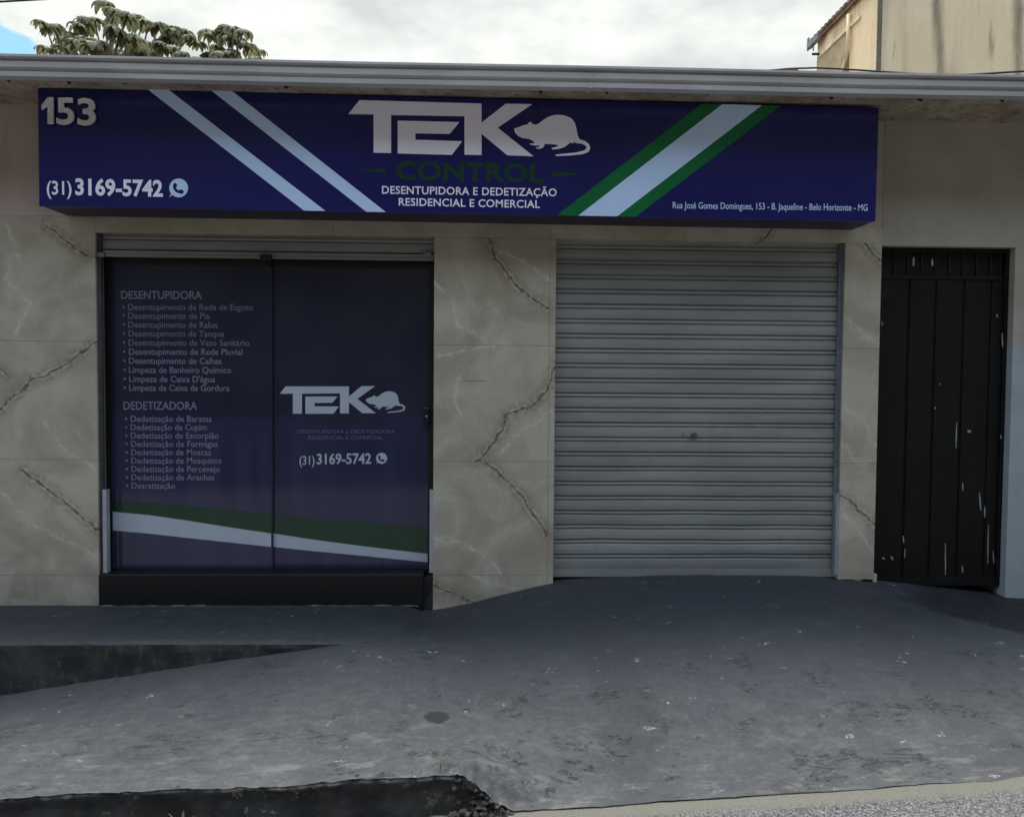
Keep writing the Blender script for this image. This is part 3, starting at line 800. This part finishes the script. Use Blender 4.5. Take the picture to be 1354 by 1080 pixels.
mb = MB(); mb.box(xm-.006, xm+.004, DY-.002, DY-.0005, zbot+.03, ztop-.046); mb.build('edge_seal', m_plain('grey_edge_seal', lin((34, 35, 50)), .3), DL)
# printed lettering
yl = DY-.0006
lettering('DESENTUPIDORA', 160.2, 266.9, 395.2, 395.6, 10.5, yl, DOOR_GREY, DL, .004)
A1 = [('Desentupimento de Rede de Esgoto', 334.5, 410), ('Desentupimento de Pia', 277, 421.5), ('Desentupimento de Ralos', 287.6, 433.3), ('Desentupimento de Tanque', 296.5, 445),
      ('Desentupimento de Vaso Sanitário', 329.7, 457), ('Desentupimento de Rede Pluvial', 320.5, 469), ('Desentupimento de Calhas', 293, 481), ('Limpeza de Banheiro Químico', 305.7, 493),
      ("Limpeza de Caixa D'água", 284.6, 505), ('Limpeza de Caixa de Gordura', 303.5, 516.7)]
for i, (s_, xr_, b_) in enumerate(A1): lettering('• '+s_, 162+i*.2, xr_, b_, b_+.4, 8.2, yl, DOOR_LINE if i < 5 else DOOR_GREY, DL, .004)
lettering('DEDETIZADORA', 163.5, 260.6, 541.5, 541.8, 10.6, yl, DOOR_GREY, DL, .004)
A2 = [('Dedetização de Baratas', 279.8), ('Dedetização de Cupim', 273.6), ('Dedetização de Escorpião', 289), ('Dedetização de Formigas', 287.6), ('Dedetização de Moscas', 279),
      ('Dedetização de Mosquitos', 292.8), ('Dedetização de Percevejo', 291), ('Dedetização de Aranhas', 283.5), ('Desratização', 231.5)]
for i, (s_, xr_) in enumerate(A2): b_ = 557.7+i*11.03; lettering('• '+s_, 165.5+i*.15, xr_, b_, b_, 8.0, yl, DOOR_GREY, DL, .004)

LOGO = [(78, 117), (133, 48), (740, 65), (740, 160), (860, 66), (992, 68), (820, 185), (998, 327), (868, 322), (740, 215), (740, 321), (655, 319), (655, 128), (290, 122), (290, 311), (203, 309), (203, 119)]
LOGE = [(323, 150), (630, 157), (582, 216), (411, 213), (411, 245), (644, 252), (592, 320), (323, 313)]
RAT = [(902, 190), (925, 182), (950, 172), (966, 170), (976, 158), (985, 156), (992, 166), (1010, 171), (1028, 162), (1045, 148), (1070, 132), (1090, 125), (1110, 121), (1132, 121), (1155, 125), (1185, 138), (1203, 158), (1212, 190), (1217, 222), (1228, 243), (1255, 251),
       (1275, 268), (1281, 288), (1271, 306), (1240, 317), (1180, 323), (1112, 326), (1106, 319), (1150, 314), (1210, 308), (1248, 299), (1263, 287), (1257, 273), (1235, 264), (1212, 262), (1199, 254), (1196, 264), (1182, 258), (1168, 270), (1150, 282), (1120, 291), (1092, 293), (1088, 286), (1112, 280),
       (1126, 273), (1100, 268), (1072, 266), (1052, 266), (1052, 276), (1044, 284), (1030, 290), (1010, 287), (1012, 283), (1026, 280), (1030, 273), (1010, 274), (985, 270), (978, 264), (1000, 263), (1004, 258), (985, 244), (972, 240), (945, 237), (922, 226), (905, 208)]
def sgn(q): return (440+q[0]/3.761, 120+q[1]/3.761)
def dor(q):
    yy = q[1]-(q[0]-133)*.027
    return (370+(q[0]-78)*127/920, 510.8+(yy-48)*35.6/256)
def shape(pix, y, depth, name, mat, parent):
    mb = MB(); pts = [PX(a, b, y) for a, b in pix]
    area = sum(pts[i][0]*pts[(i+1) % len(pts)][1]-pts[(i+1) % len(pts)][0]*pts[i][1] for i in range(len(pts)))
    if area < 0: pts.reverse()
    mb.poly(pts, y-depth, depth); return mb.build(name, mat, parent)
def phone_icon(cx, cy, r, y, mat, dark, parent):
    ring = []
    for i in range(40):
        a = 2*math.pi*i/40; rr = r
        if abs(a-math.radians(232)) < .2: rr = r*1.0
        ring.append((cx+r*math.cos(a), cy-rr*math.sin(a)))
    # tail bottom left
    ring2 = []
    for i, p in enumerate(ring):
        ring2.append(p)
        if i == 24: ring2.append((cx-r*.98, cy+r*1.05))
    shape(ring2, y, .0012, 'messenger_emblem', mat, parent)
    hs = []
    arc = lambda rad, a0, a1, n: [(cx+r*.18+rad*r*math.cos(a0+(a1-a0)*i/n), cy-r*.22-rad*r*math.sin(a0+(a1-a0)*i/n)) for i in range(n+1)]
    a0, a1 = Rd(188), Rd(262)
    hs = arc(.80, a0, a1, 8)+[(cx+r*.42, cy+r*.62), (cx+r*.58, cy+r*.36), (cx+r*.28, cy+r*.14)]+arc(.50, Rd(250), Rd(200), 6)+[(cx-r*.14, cy-r*.26), (cx-r*.34, cy-r*.56), (cx-r*.58, cy-r*.44)]
    shape(hs, y-.0013, .0006, 'handset_mark', dark, parent)

ydr = DY+.016-.0006
for pl in (LOGO, LOGE): shape([dor(q) for q in pl], ydr, .0012, 'lettering', DOOR_WHITE, DR)
shape([dor(q) for q in RAT], ydr, .0012, 'rat_emblem', DOOR_WHITE, DR)
lettering('CONTROL', 404, 506, 561, 561.5, 9.5, ydr, DOOR_DKGREEN, DR, .02, 1.08)
lettering('DESENTUPIDORA E DEDETIZADORA', 393.3, 522.5, 572.9, 573, 5, ydr, DOOR_DIM, DR, .008)
lettering('RESIDENCIAL E COMERCIAL', 408, 507, 581, 581, 5, ydr, DOOR_DIM, DR, .008)
lettering('(31)', 396, 416, 614.5, 614, 11.5, ydr, DOOR_WHITE, DR, .012)
lettering('3169-5742', 418.8, 490.8, 613.8, 613, 14.0, ydr, DOOR_WHITE, DR, .022)
phone_icon(504.6, 605.8, 7.3, ydr, DOOR_WHITE, DOOR_FILM, DR)
def z5(q): return (100+q[0]/2.708, 530+q[1]/2.708)
xmid = 700
TOPW = [(118, 395), (260, 408), (400, 428), (550, 452), (700, 474), (850, 496), (1000, 516), (1130, 532), (1262, 547)]
BOTW = [(118, 462), (260, 474), (400, 490), (550, 506), (700, 522), (850, 537), (1000, 551), (1130, 564), (1262, 577)]
TOPG = [(118, 358), (260, 364), (400, 376), (550, 390), (700, 405), (850, 419), (1000, 432), (1130, 444), (1262, 455)]
for nm, a, b, mt in (('white_swoosh', TOPW, BOTW, DOOR_WHITE), ('green_swoosh', TOPG, TOPW, DOOR_GREEN)):
    la = [q for q in a if q[0] <= xmid]; lb = [q for q in b if q[0] <= xmid]; ra = [q for q in a if q[0] >= xmid]; rb = [q for q in b if q[0] >= xmid]
    if nm == 'green_swoosh': lb = [(q[0], q[1]-.3) for q in lb]; rb = [(q[0], q[1]-.3) for q in rb]
    shape([z5(q) for q in la+lb[::-1]], yl, .001, nm, mt, DL); shape([z5((q[0]+8 if i == 0 or i == len(ra+rb)-1 else q[0], q[1])) for i, q in enumerate(ra+rb[::-1])], ydr, .001, nm, mt, DR)
c = P(564, 550, DY); mb = MB(); mb.box(c.x-.018, c.x+.022, DY-.03, DY+.003, c.z-.055, c.z+.055); lk = mb.build('lock', BLACKALU, DR, .006)
mb = MB(); ring = [(c.x+.002+.006*math.cos(a), c.z+.006*math.sin(a)) for a in [2*math.pi*i/12 for i in range(12)]]; mb.poly(ring, DY-.036, .0055); mb.build('lock_cylinder', ALU, DR)
# stone sill under the door
mb = MB(); q0, q1 = P(135, 760, -.01), P(560, 762, -.01)
mb.box(XL1+.001, q1.x, -.012, .2, PZ-.05, P(350, 759, -.01).z); mb.build('stone_sill', PLINTH, SH, .006)
mb = MB(); mb.box(q1.x+.0008, XP0-.001, .035, .2, PZ-.05, P(350, 764, .03).z)
mb.poly([(q1.x+.002, PZ-.03), (XP0-.002, PZ-.03), (XP0-.002, PZ+.10), (q1.x+.03, PZ+.06), (q1.x+.012, PZ+.02)], .018, .016); mb.build('broken_sill_end', RISER, SH)

mb = MB(); mx_ = np.arange(XL1+.01, q1.x-.01, .03); k = 4
vs = [(x, -.013-dy-.004*abs(noise.noise(Vector((x*9, 0, 2)))), PZ-.004+dz*(.5+abs(noise.noise(Vector((x*7, 4, 0))))*2.2)) for x in mx_ for dy, dz in ((0, 0), (.012, 0), (.009, .004), (0, .008))]
mb.add(vs, [(i*k+j, i*k+(j+1) % k, (i+1)*k+(j+1) % k, (i+1)*k+j) for i in range(len(mx_)-1) for j in range(k)]+[(0, 1, 2, 3)])
mb.build('mortar_line', m_plain('grey_mortar', lin((92, 90, 88)), .9, .4, 30), SH)

# ---- black sheet-metal gate at the right
GY = .07
gx0, gx1 = XR1+.002, XD1-.002
gz0_, gz1_ = P(1240, 773.5, GY).z, ZG-.004
mb = MB(); pr = []
ribs = [P(p, 560, GY).x for p in (1198, 1233, 1270, 1306)]
zv = P(1250, 370, GY).z
zlow = gz0_+.05
def sheet(x0, x1, z0, z1):
    st = sorted([x0, x1]+[r+d for r in ribs for d in (-.012, -.008, -.003, .003, .008, .012)])
    def off(x):
        for r in ribs:
            d = abs(x-r)
            if d < .0085: return .012 if d < .0035 else .004
        return 0
    vs = [(x, GY+off(x), z) for z in (z0, z1) for x in st]; n = len(st)
    mb.add(vs, [(i, i+1, n+i+1, n+i) for i in range(n-1)])
sheet(gx0+.02, gx1-.02, zlow, zv)
GA = mb.build('metal_gate', GATE, SH, fix=False)
mb = MB(); mb.box(gx0, gx0+.025, GY-.015, GY+.03, gz0_, gz1_); mb.box(gx1-.025, gx1, GY-.015, GY+.03, gz0_, gz1_)
mb.box(gx0+.0255, gx1-.0255, GY-.013, GY+.03, gz1_-.025, gz1_); mb.box(gx0+.0255, gx1-.0255, GY-.013, GY+.03, gz0_, zlow); mb.box(gx0+.0255, gx1-.0255, GY-.008, GY+.03, zv, zv+.025)
mb.build('gate_frame', GATE, GA, .002)
n = 9
for i in range(1, n):
    x = gx0+.025+(gx1-gx0-.05)*i/n; mb = MB(); mb.box(x-.006, x+.006, GY, GY+.014, zv+.0255, gz1_-.0255); mb.build('vent_bar', GATE, GA)
mb = MB(); mb.box(gx0+.026, gx1-.026, GY+.05, GY+.06, zv+.01, gz1_-.002); mb.build('vent_back', DARKINT, GA)
# bare chips where the paint came off
for (a, b, wd) in [((1265, 558), (1264, 592), 2.2), ((1279, 569), (1284, 571), 4), ((1273, 638), (1273, 649), 2), ((1295, 651), (1297, 675), 2.4), ((1302, 669), (1302, 684), 2), ((1307, 694), (1306, 745), 1.8),
                   ((1250, 718), (1250, 760), 1.8), ((1194, 708), (1195, 718), 2.2), ((1197, 725), (1196, 737), 1.6), ((1166, 737), (1170, 739), 3), ((1178, 735), (1181, 740), 3), ((1208, 340), (1208, 352), 3), ((1233, 342), (1233, 352), 3),
                   ((1325, 440), (1326, 460), 1.8), ((1318, 415), (1319, 420), 2), ((1236, 538), (1237, 541), 2), ((1272, 747), (1273, 757), 2), ((1313, 728), (1314, 745), 1.6), ((1166, 425), (1167, 431), 1.6), ((1243, 507), (1243, 509), 2), ((1324, 575), (1323, 580), 2)]:
    mb = MB(); pts = []
    A, B = Vector(a), Vector(b); n_s = 6; nn = (B-A).normalized().orthogonal() if (B-A).length else Vector((1, 0))
    for sg in (1, -1):
        rng = range(n_s+1) if sg == 1 else range(n_s, -1, -1)
        for i in rng:
            u = i/n_s; ww = wd*.5*(.35+.65*math.sin(math.pi*min(.95, max(.05, u))))*(.7+.5*random.random()); q = A+(B-A)*u+nn*ww*sg; pts.append((q.x, q.y))
    yy = GY-.0008
    if a[1] < 360 or a[0] > 1322 or a[0] < 1168 and a[1] < 600: yy = GY-.016
    shape(pts, yy, .0006, 'paint_chip', CHIP, GA)

# ------------------------------------------------------------------ the shop sign
SY = -.30
SG = thing('shop_sign', 'long violet-blue shop sign with white lettering, rat emblem and diagonal stripes above the openings', 'sign')
c4 = [PX(50, 113.5, SY), PX(1162, 143, SY), PX(1157.5, 293, SY), PX(52, 272.5, SY)]
c4 = [(c4[0][0], min(c4[0][1], ZS-.006)), (c4[1][0], min(c4[1][1], ZS-.006)), c4[2], c4[3]]
mb = MB(); mb.poly([c4[3], c4[2], c4[1], c4[0]], SY, .012); mb.build('sign_face', SIGN_BLUE, SG)
mb = MB(); ins = [(c4[3][0]+.004, c4[3][1]+.004), (c4[2][0]-.004, c4[2][1]+.004), (c4[1][0]-.004, c4[1][1]-.002), (c4[0][0]+.004, c4[0][1]-.002)]
mb.poly(ins, SY+.0125, -SY-.020); mb.build('sign_box', SIGN_SIDE, SG)
yS = SY-.0006
for st in ([(192.8, 116.6), (221, 117.4), (430.4, 279.2), (402, 278.6)], [(278, 119), (305.7, 119.8), (510, 280.6), (484.4, 280.2)]): shape(st, yS, .001, 'white_stripe', SIGN_WHITE, SG)
shape([(955, 138.2), (1007.5, 139.6), (816, 286.2), (764.5, 285.3)], yS, .001, 'white_stripe', SIGN_WHITE, SG)
shape([(928, 137.6), (954.6, 138.2), (764.1, 285.3), (736.4, 284.7)], yS, .001, 'green_stripe', SIGN_GREEN, SG)
shape([(1008, 139.6), (1032.8, 140.2), (840.8, 286.6), (816.4, 286.2)], yS, .001, 'green_stripe', SIGN_GREEN, SG)
for pl in (LOGO, LOGE): shape([sgn(q) for q in pl], yS, .0014, 'lettering', SIGN_LILAC, SG)
shape([sgn(q) for q in RAT], yS, .0014, 'rat_emblem', SIGN_LILAC, SG)
lettering('CONTROL', 523, 719, 238.3, 242.3, 25.5, yS, SIGN_DKGREEN, SG, .035, 1.06)
for d in ([(118, 394), (262, 384), (262, 408), (130, 399)], [(1095, 402), (1237, 414), (1225, 419), (1095, 428)]): shape([sgn(q) for q in d], yS, .001, 'dash', SIGN_DKGREEN, SG)
lettering('DESENTUPIDORA E DEDETIZAÇÃO', 505.1, 736, 256.4, 259.9, 10.4, yS, SIGN_LILAC, SG, .014, 1.05)
lettering('RESIDENCIAL E COMERCIAL', 527.2, 713.9, 272.1, 275.3, 10.2, yS, SIGN_LILAC, SG, .014, 1.05)
lettering('(31)', 62, 94.7, 257.5, 257.8, 18, yS, SIGN_LILAC, SG, .014)
lettering('3169-5742', 99.7, 215.4, 258.3, 260.6, 22.2, yS, SIGN_LILAC, SG, .03)
phone_icon(236.3, 248.8, 12.4, yS, SIGN_WHITE, SIGN_BLUE, SG)
lettering('Rua José Gomes Domingues, 153 - B. Jaqueline - Belo Horizonte - MG', 889.5, 1147, 275.7, 279, 8.6, yS, SIGN_WHITE, SG, .004)
for ch, a, b, bl in (('1', 55.5, 71.5, 164.7), ('5', 75.8, 99.7, 165.7), ('3', 103.7, 128, 166.6)):
    if ch == '1':
        o = shape([(56, 140), (64.5, 129.5), (72, 129.5), (72, 164.8), (64, 164.8), (64, 142), (56, 146.5)], SY-.012, .012, 'house_number_digit', CHROME, SG)
    else: o = lettering(ch, a, b, bl, bl, 35.5, SY-.012, CHROME, SG, .022, name='house_number_digit', depth=.012)
    b_ = o.modifiers.new('bevel', 'BEVEL'); b_.width = .0025; b_.segments = 2; b_.limit_method = 'ANGLE'

# ------------------------------------------------------------------ behind the shop
BW = 8.0
def stained():
    t = NT('streaked_cream_render')
    x, y, z = t.xyz()
    n = t.noise(.7, 7, .6); st = t.noise(1.6, 6, .6, stretch=(1, 1, .12)); st2 = t.noise(5, 6, .65, stretch=(1, 1, .15))
    col = t.mix(t.ss(n, .3, .7), lin((230, 206, 166)), lin((242, 224, 188)))
    col = t.mix(t.ss(st, .50, .72, 0, .55), col, lin((150, 134, 108)))
    col = t.mix(t.ss(st2, .56, .74, 0, .6), col, lin((104, 94, 80)))
    def W(pts, y=BW): return [(P(*p, y).x, 0, P(*p, y).z) for p in pts]
    comb = t.n.new('ShaderNodeCombineXYZ'); t.l.new(x, comb.inputs[0]); t.l.new(z, comb.inputs[2])
    wp = t.vec('MULTIPLY', t.vec('ADD', comb.outputs[0], t.vec('SCALE', t.vec('SUBTRACT', t.noisev(2.5, 5, comb.outputs[0]), (.5, .5, .5)), scale=.10)), (1, 0, 1))
    d = t.polyd(wp, [W([(1345, -20), (1347, 110)]), W([(1239, -20), (1241, 60), (1243, 110)])])
    col = t.mix(t.math('MULTIPLY', t.ss(d, .0, .16, 1, 0), t.ss(st2, .3, .6, .15, .7)), col, lin((88, 82, 74)))
    t.bump(t.noise(14, 5), .3, .02)
    return t.done(col, .9, .2)
REN = stained()
NB = thing('neighbour_house', 'tall cream house with streaked walls and tiled roof rising behind the shop roof', 'house')
c0 = P(1160, 50, BW).x
def on_side(px, py):
    """point of the house's side wall (plane x = c0) at a photo pixel"""
    d = fw*FPX+rt*(px-677)-up*(py-540); return CAM+d*((c0-CAM.x)/d.x)
yb = on_side(1081, 70).y; ze = on_side(1081, 54).z
mb = MB(); mb.box(c0, c0+9, BW, yb, -1.6, ze); mb.poly([(c0+.001, ze+.001), (c0+8.999, ze+.001), (c0+8.999, ze+1.1), (c0+4.5, ze+2.7), (c0+.001, ze+.05)], BW+.002, yb-BW-.004)
mb.build('wall', REN, NB)
q0, q1, q2 = on_side(1086, 73), on_side(1124, 29), on_side(1122, 86)
mb = MB(); mb.box(c0-.03, c0-.001, BW+.6, yb-.05, q0.z-.03, q0.z+.03); mb.build('wall_ledge', REN, NB)
mb = MB(); mb.box(c0-.012, c0-.0012, q1.y, yb-.002, -1.5, q0.z-.031); mb.build('rough_patch', make_plaster('bare_stained_render', (150, 138, 116), (186, 170, 140), .9), NB)
mb = MB(); mb.tube([(c0-.05, q1.y-.05, q1.z+.1), (c0-.05, q1.y-.06, q2.z+.25), (c0-.05, q1.y+.1, q2.z), (c0-.05, q1.y+.5, q2.z-.4)], .035); mb.build('drain_pipe', REN, NB)
mb = MB(); mb.box(c0-.012, c0+.06, BW-.03, BW-.001, -1.6, ze); mb.build('corner_strip', m_plain('dark_stained_render', lin((112, 102, 88)), .9, .3, 2), NB)
# tiled roof overhanging the side wall
RT = m_plain('dark_clay_tile', lin((104, 82, 70)), .9, .45, 6, bump=.4)
mb = MB(); nt_ = int((yb-BW+.5)/.16)
sl_ = .6; ov = .07
for k_ in range(nt_):
    yy = BW-.3+k_*.16
    for i in range(6):
        v = []
        for e in (0, 1):
            bx = c0-ov+(i+e*1.15)*.36
            for s_ in range(7):
                th = math.pi*s_/6; v.append((bx-.02*math.sin(th), yy+.08+(.085-.012*e)*math.cos(th), ze+.04+(bx-c0+ov)*sl_-ov*sl_+.06*math.sin(th)+.03*(1-e)))
        mb.add(v, [(s_, s_+1, 7+s_+1, 7+s_) for s_ in range(6)]+[(0, 1, 2, 3, 4, 5, 6)], 0, True)
mb.build('roof_tiles', RT, NB)
mb = MB(); mb.hexa([(c0-ov, BW-.3, ze-ov*sl_-.02), (c0+2, BW-.3, ze+2*sl_-.02), (c0+2, BW-.3, ze+2*sl_+.05), (c0-ov, BW-.3, ze-ov*sl_+.05)],
                  [(c0-ov, yb+.15, ze-ov*sl_-.02), (c0+2, yb+.15, ze+2*sl_-.02), (c0+2, yb+.15, ze+2*sl_+.05), (c0-ov, yb+.15, ze-ov*sl_+.05)])
mb.build('roof', RT, NB)
p = Vector((c0-ov-.06, yb+.12, ze-.06)); mb = MB(); mb.box(p.x-.04, p.x+.05, p.y-.5, p.y, p.z-.07, p.z+.02); mb.box(p.x-.03, p.x, p.y-.06, p.y+.02, p.z-.1, p.z+.14); mb.build('roof_gutter', RAIL, NB, .01)
p = on_side(1085, 72); mb = MB(); mb.tube([(p.x-.16, p.y, p.z), (p.x+.05, p.y, p.z)], .025); mb.build('overflow_pipe', RUST, NB)
mb = MB(); mb.tube([(p.x-.12, p.y+.05, p.z+.08), (p.x-.13, p.y+.05, p.z+.2), (p.x-.1, p.y+.05, p.z+.3)], .012); mb.build('drain_stub', RUST, NB)

# cables
CB = m_plain('black_cable', lin((40, 40, 42)), .6)
def cable(pix, y, r, label, drop=()):
    mb = MB(); pts = [P(a, b, y) for a, b in pix]
    if drop:
        for e in drop: q = pts[e]; g = Vector((q.x+(.12 if e else -.12), y, 3.30+.15*(y+.5))); pts = [g]+pts if e == 0 else pts+[g]
    mb.tube(pts, r, 6); return tag(mb.build('cable', CB), label, 'cable', 'overhead cables')
cable([(960, 98), (1010, 94), (1045, 91), (1080, 90), (1120, 92), (1180, 96), (1232, 99.3), (1280, 101)], 2.0, .008, 'thin dark cable sagging past the neighbouring house into the gutter', (0, -1))
cable([(1215, 102), (1236, 99.5), (1262, 99.8), (1300, 98), (1354, 94.5), (1440, 88), (1600, 76), (2100, 20), (3200, -160)], 1.2, .008, 'thin cable rising to the right edge in front of the streaked house wall', (0,))
cable([(-2600, 130), (-900, 62), (-160, 14), (-60, 7), (0, 2.6), (62, -1), (160, -5), (400, -18), (1000, -40), (1900, -40), (3200, 20)], 3.0, .010, 'overhead cable crossing the upper left corner of the sky')

# ------------------------------------------------------------------ trees with drooping leaf whorls
def leaf_mat(name, c1, c2):
    t = NT(name); n = t.noise(2.3, 3); oi = t.n.new('ShaderNodeAttribute'); oi.attribute_name = 'tint'
    col = t.mix(oi.outputs['Fac'], lin(c1), lin(c2)); col = t.mix(t.ss(n, .35, .65, 0, .4), col, lin((134, 132, 92)))
    t.b.inputs['Subsurface Weight'].default_value = 0
    mm = t.done(col, .5, .35)
    tr = t.n.new('ShaderNodeBsdfTranslucent'); t.l.new(col, tr.inputs[0]); mxs = t.n.new('ShaderNodeMixShader'); mxs.inputs[0].default_value = .45
    ou = t.n['Material Output']; t.l.new(t.b.outputs[0], mxs.inputs[1]); t.l.new(tr.outputs[0], mxs.inputs[2]); t.l.new(mxs.outputs[0], ou.inputs[0])
    return mm
LEAF = leaf_mat('grey_green_leaf', (82, 90, 64), (128, 132, 102))
BARK = m_plain('pale_bark', lin((126, 112, 94)), .9, .3, 9, bump=.5)
def whorl(mb, tint, c, size, rnd):
    n = rnd.randint(11, 14); t0 = rnd.random()
    tilt = Vector((rnd.uniform(-.25, .25), rnd.uniform(-.25, .25), 1)).normalized()
    for i in range(n):
        a = 2*math.pi*(i+rnd.uniform(-.3, .3))/n; d = Vector((math.cos(a), math.sin(a), 0))
        ln = size*rnd.uniform(.75, 1.15); wd = ln*rnd.uniform(.17, .24); drop = rnd.uniform(.55, .95)
        side = Vector((-d.y, d.x, 0)); pts = []
        ks = 6
        for k_ in range(ks+1):
            u = k_/ks
            r_ = ln*(.72*math.sin(min(1, u*1.05)*1.35)); z_ = ln*(.12*math.sin(u*3.1)-drop*.62*u*u)
            w_ = wd*math.sin(math.pi*min(.97, .06+u*.93))**.7
            cpt = c+d*r_+Vector((tilt.x*r_*d.x*0, 0, z_+(tilt.x*d.x+tilt.y*d.y)*r_))
            pts.append((cpt-side*w_+Vector((0, 0, -.18*w_)), cpt, cpt+side*w_+Vector((0, 0, -.18*w_))))
        vs = [q for tr in pts for q in tr]
        fs = []
        for k_ in range(ks): fs += [(3*k_, 3*k_+1, 3*k_+4, 3*k_+3), (3*k_+1, 3*k_+2, 3*k_+5, 3*k_+4)]
        mb.add(vs, fs, 0, False); tt = min(1, max(0, t0*.6+rnd.random()*.4)); tint += [tt]*len(vs)
def tree(name, label, clusters, base_px, y0, seed):
    rnd = random.Random(seed); b = P(*base_px, y0); root = thing(name, label, 'tree', None, (b.x, y0, -1.55))
    loc = Vector((b.x, y0, -1.55))
    mb = MB(); tint = []; tw = MB(); pts3 = []
    for (px, py, s_) in clusters:
        y = y0+rnd.uniform(-.9, .9); c = P(px, py-7+(py/80)*4, y); pts3.append(c); whorl(mb, tint, c-loc, s_*.60, rnd)
        for q in range(1 if rnd.random() < .4 else 0):
            c2 = c+Vector((rnd.uniform(-.2, .2), rnd.uniform(-.3, .3), rnd.uniform(-.1, .02))); whorl(mb, tint, c2-loc, s_*rnd.uniform(.4, .62), rnd)
    top = max(p.z for p in pts3); low = min(p.z for p in pts3)
    fork = Vector((b.x, y0, low-1.6))
    tw.tube([Vector((0, 0, -.1)), Vector((.06, .02, (fork.z-loc.z)*.5)), fork-loc], [.2, .16, .12], 10)
    for c in pts3:
        mid = fork.lerp(c, .45)+Vector((0, 0, .1)); md2 = fork.lerp(c, .85)+Vector(((c.x-fork.x)*-.1+rnd.uniform(-.1, .1), 0, -.1))
        tw.tube([fork-loc, mid-loc, md2-loc, c-loc], [.05, .03, .016, .008], 5)
    o = mb.build('crown', LEAF, root, fix=False); at = o.data.attributes.new('tint', 'FLOAT', 'POINT'); at.data.foreach_set('value', tint)
    tw.build('trunk', BARK, root)
    return root
CL1 = [(138, 10, .34), (152, 22, .36), (168, 26, .36), (148, 32, .36), (180, 30, .34), (70, 40, .34), (62, 44, .26), (88, 48, .38), (112, 34, .40), (125, 32, .36), (104, 40, .34), (84, 56, .34), (100, 62, .4), (120, 64, .42), (112, 58, .38), (132, 62, .36), (62, 68, .34),
       (152, 46, .4), (165, 58, .38), (180, 55, .36), (196, 40, .38), (210, 38, .36), (228, 44, .4), (222, 54, .34), (244, 48, .36), (250, 54, .3), (178, 68, .36), (196, 62, .38), (212, 64, .36), (226, 66, .34), (160, 72, .36), (140, 74, .36), (240, 74, .3), (98, 76, .36), (205, 78, .34), (190, 34, .3)]
CL2 = [(272, 46, .34), (282, 48, .32), (298, 44, .38), (308, 42, .36), (322, 46, .34), (304, 56, .36), (316, 54, .32), (330, 66, .34), (342, 72, .32), (274, 76, .34), (290, 74, .34), (308, 72, .32), (262, 80, .3), (336, 80, .3)]
tree('tropical_tree', 'larger tropical tree with drooping leaf whorls behind the left end of the gutter', CL1, (150, 60), 6.0, 3)
tree('tropical_tree', 'smaller drooping-leaved tree to the right of the larger tree behind the gutter', CL2, (304, 60), 6.6, 5)

# ------------------------------------------------------------------ weeds at the kerb
WEED = m_plain('dry_weed', lin((150, 146, 96)), .7, .3, 60)
def weed(px, py, n, h, label, seed, spread=1.0):
    rnd = random.Random(seed); g = g_at(px, py); mb = MB(); root = Vector((g.x, g.y, g.z))
    for i in range(n):
        a = rnd.uniform(0, 6.28); d = Vector((math.cos(a), math.sin(a)*.6, 0)); hh = h*rnd.uniform(.5, 1); w_ = .0028; b = root+d*.006
        lean = spread*rnd.uniform(.15, .7)
        pts = [b+d*(lean*hh*u*u)+Vector((0, 0, hh*(u-.35*lean*u*u))) for u in (0, .35, .7, 1)]
        mb.tube(pts, [.0016, .0018, .0013, .0004], 5)
    return tag(mb.build('weed', WEED), label, 'weed', 'weeds along the kerb')
weed(581, 1017, 7, .075, 'dry yellowish weed sprouting at the broken end of the kerb', 4, .8)
def weed_at(px, py, y, n, h, label, seed):
    g = P(px, py, y); rnd = random.Random(seed); mb = MB(); root = Vector((g.x, g.y, road_z(g.x)))
    for i in range(n):
        a = rnd.uniform(0, 6.28); d = Vector((math.cos(a), math.sin(a)*.5, 0)); hh = h*rnd.uniform(.7, 1); lean = rnd.uniform(.3, .9)
        pts = [root+d*(lean*hh*u*u)+Vector((0, 0, hh*(u-.45*lean*u*u))) for u in (0, .3, .6, .85, 1)]
        mb.tube(pts, [.002, .0022, .0018, .0012, .0004], 5)
    return tag(mb.build('weed', WEED), label, 'weed', 'weeds along the kerb')
weed_at(238, 1085, -1.9, 9, .12, 'green weed growing at the foot of the black kerb on the left', 8)
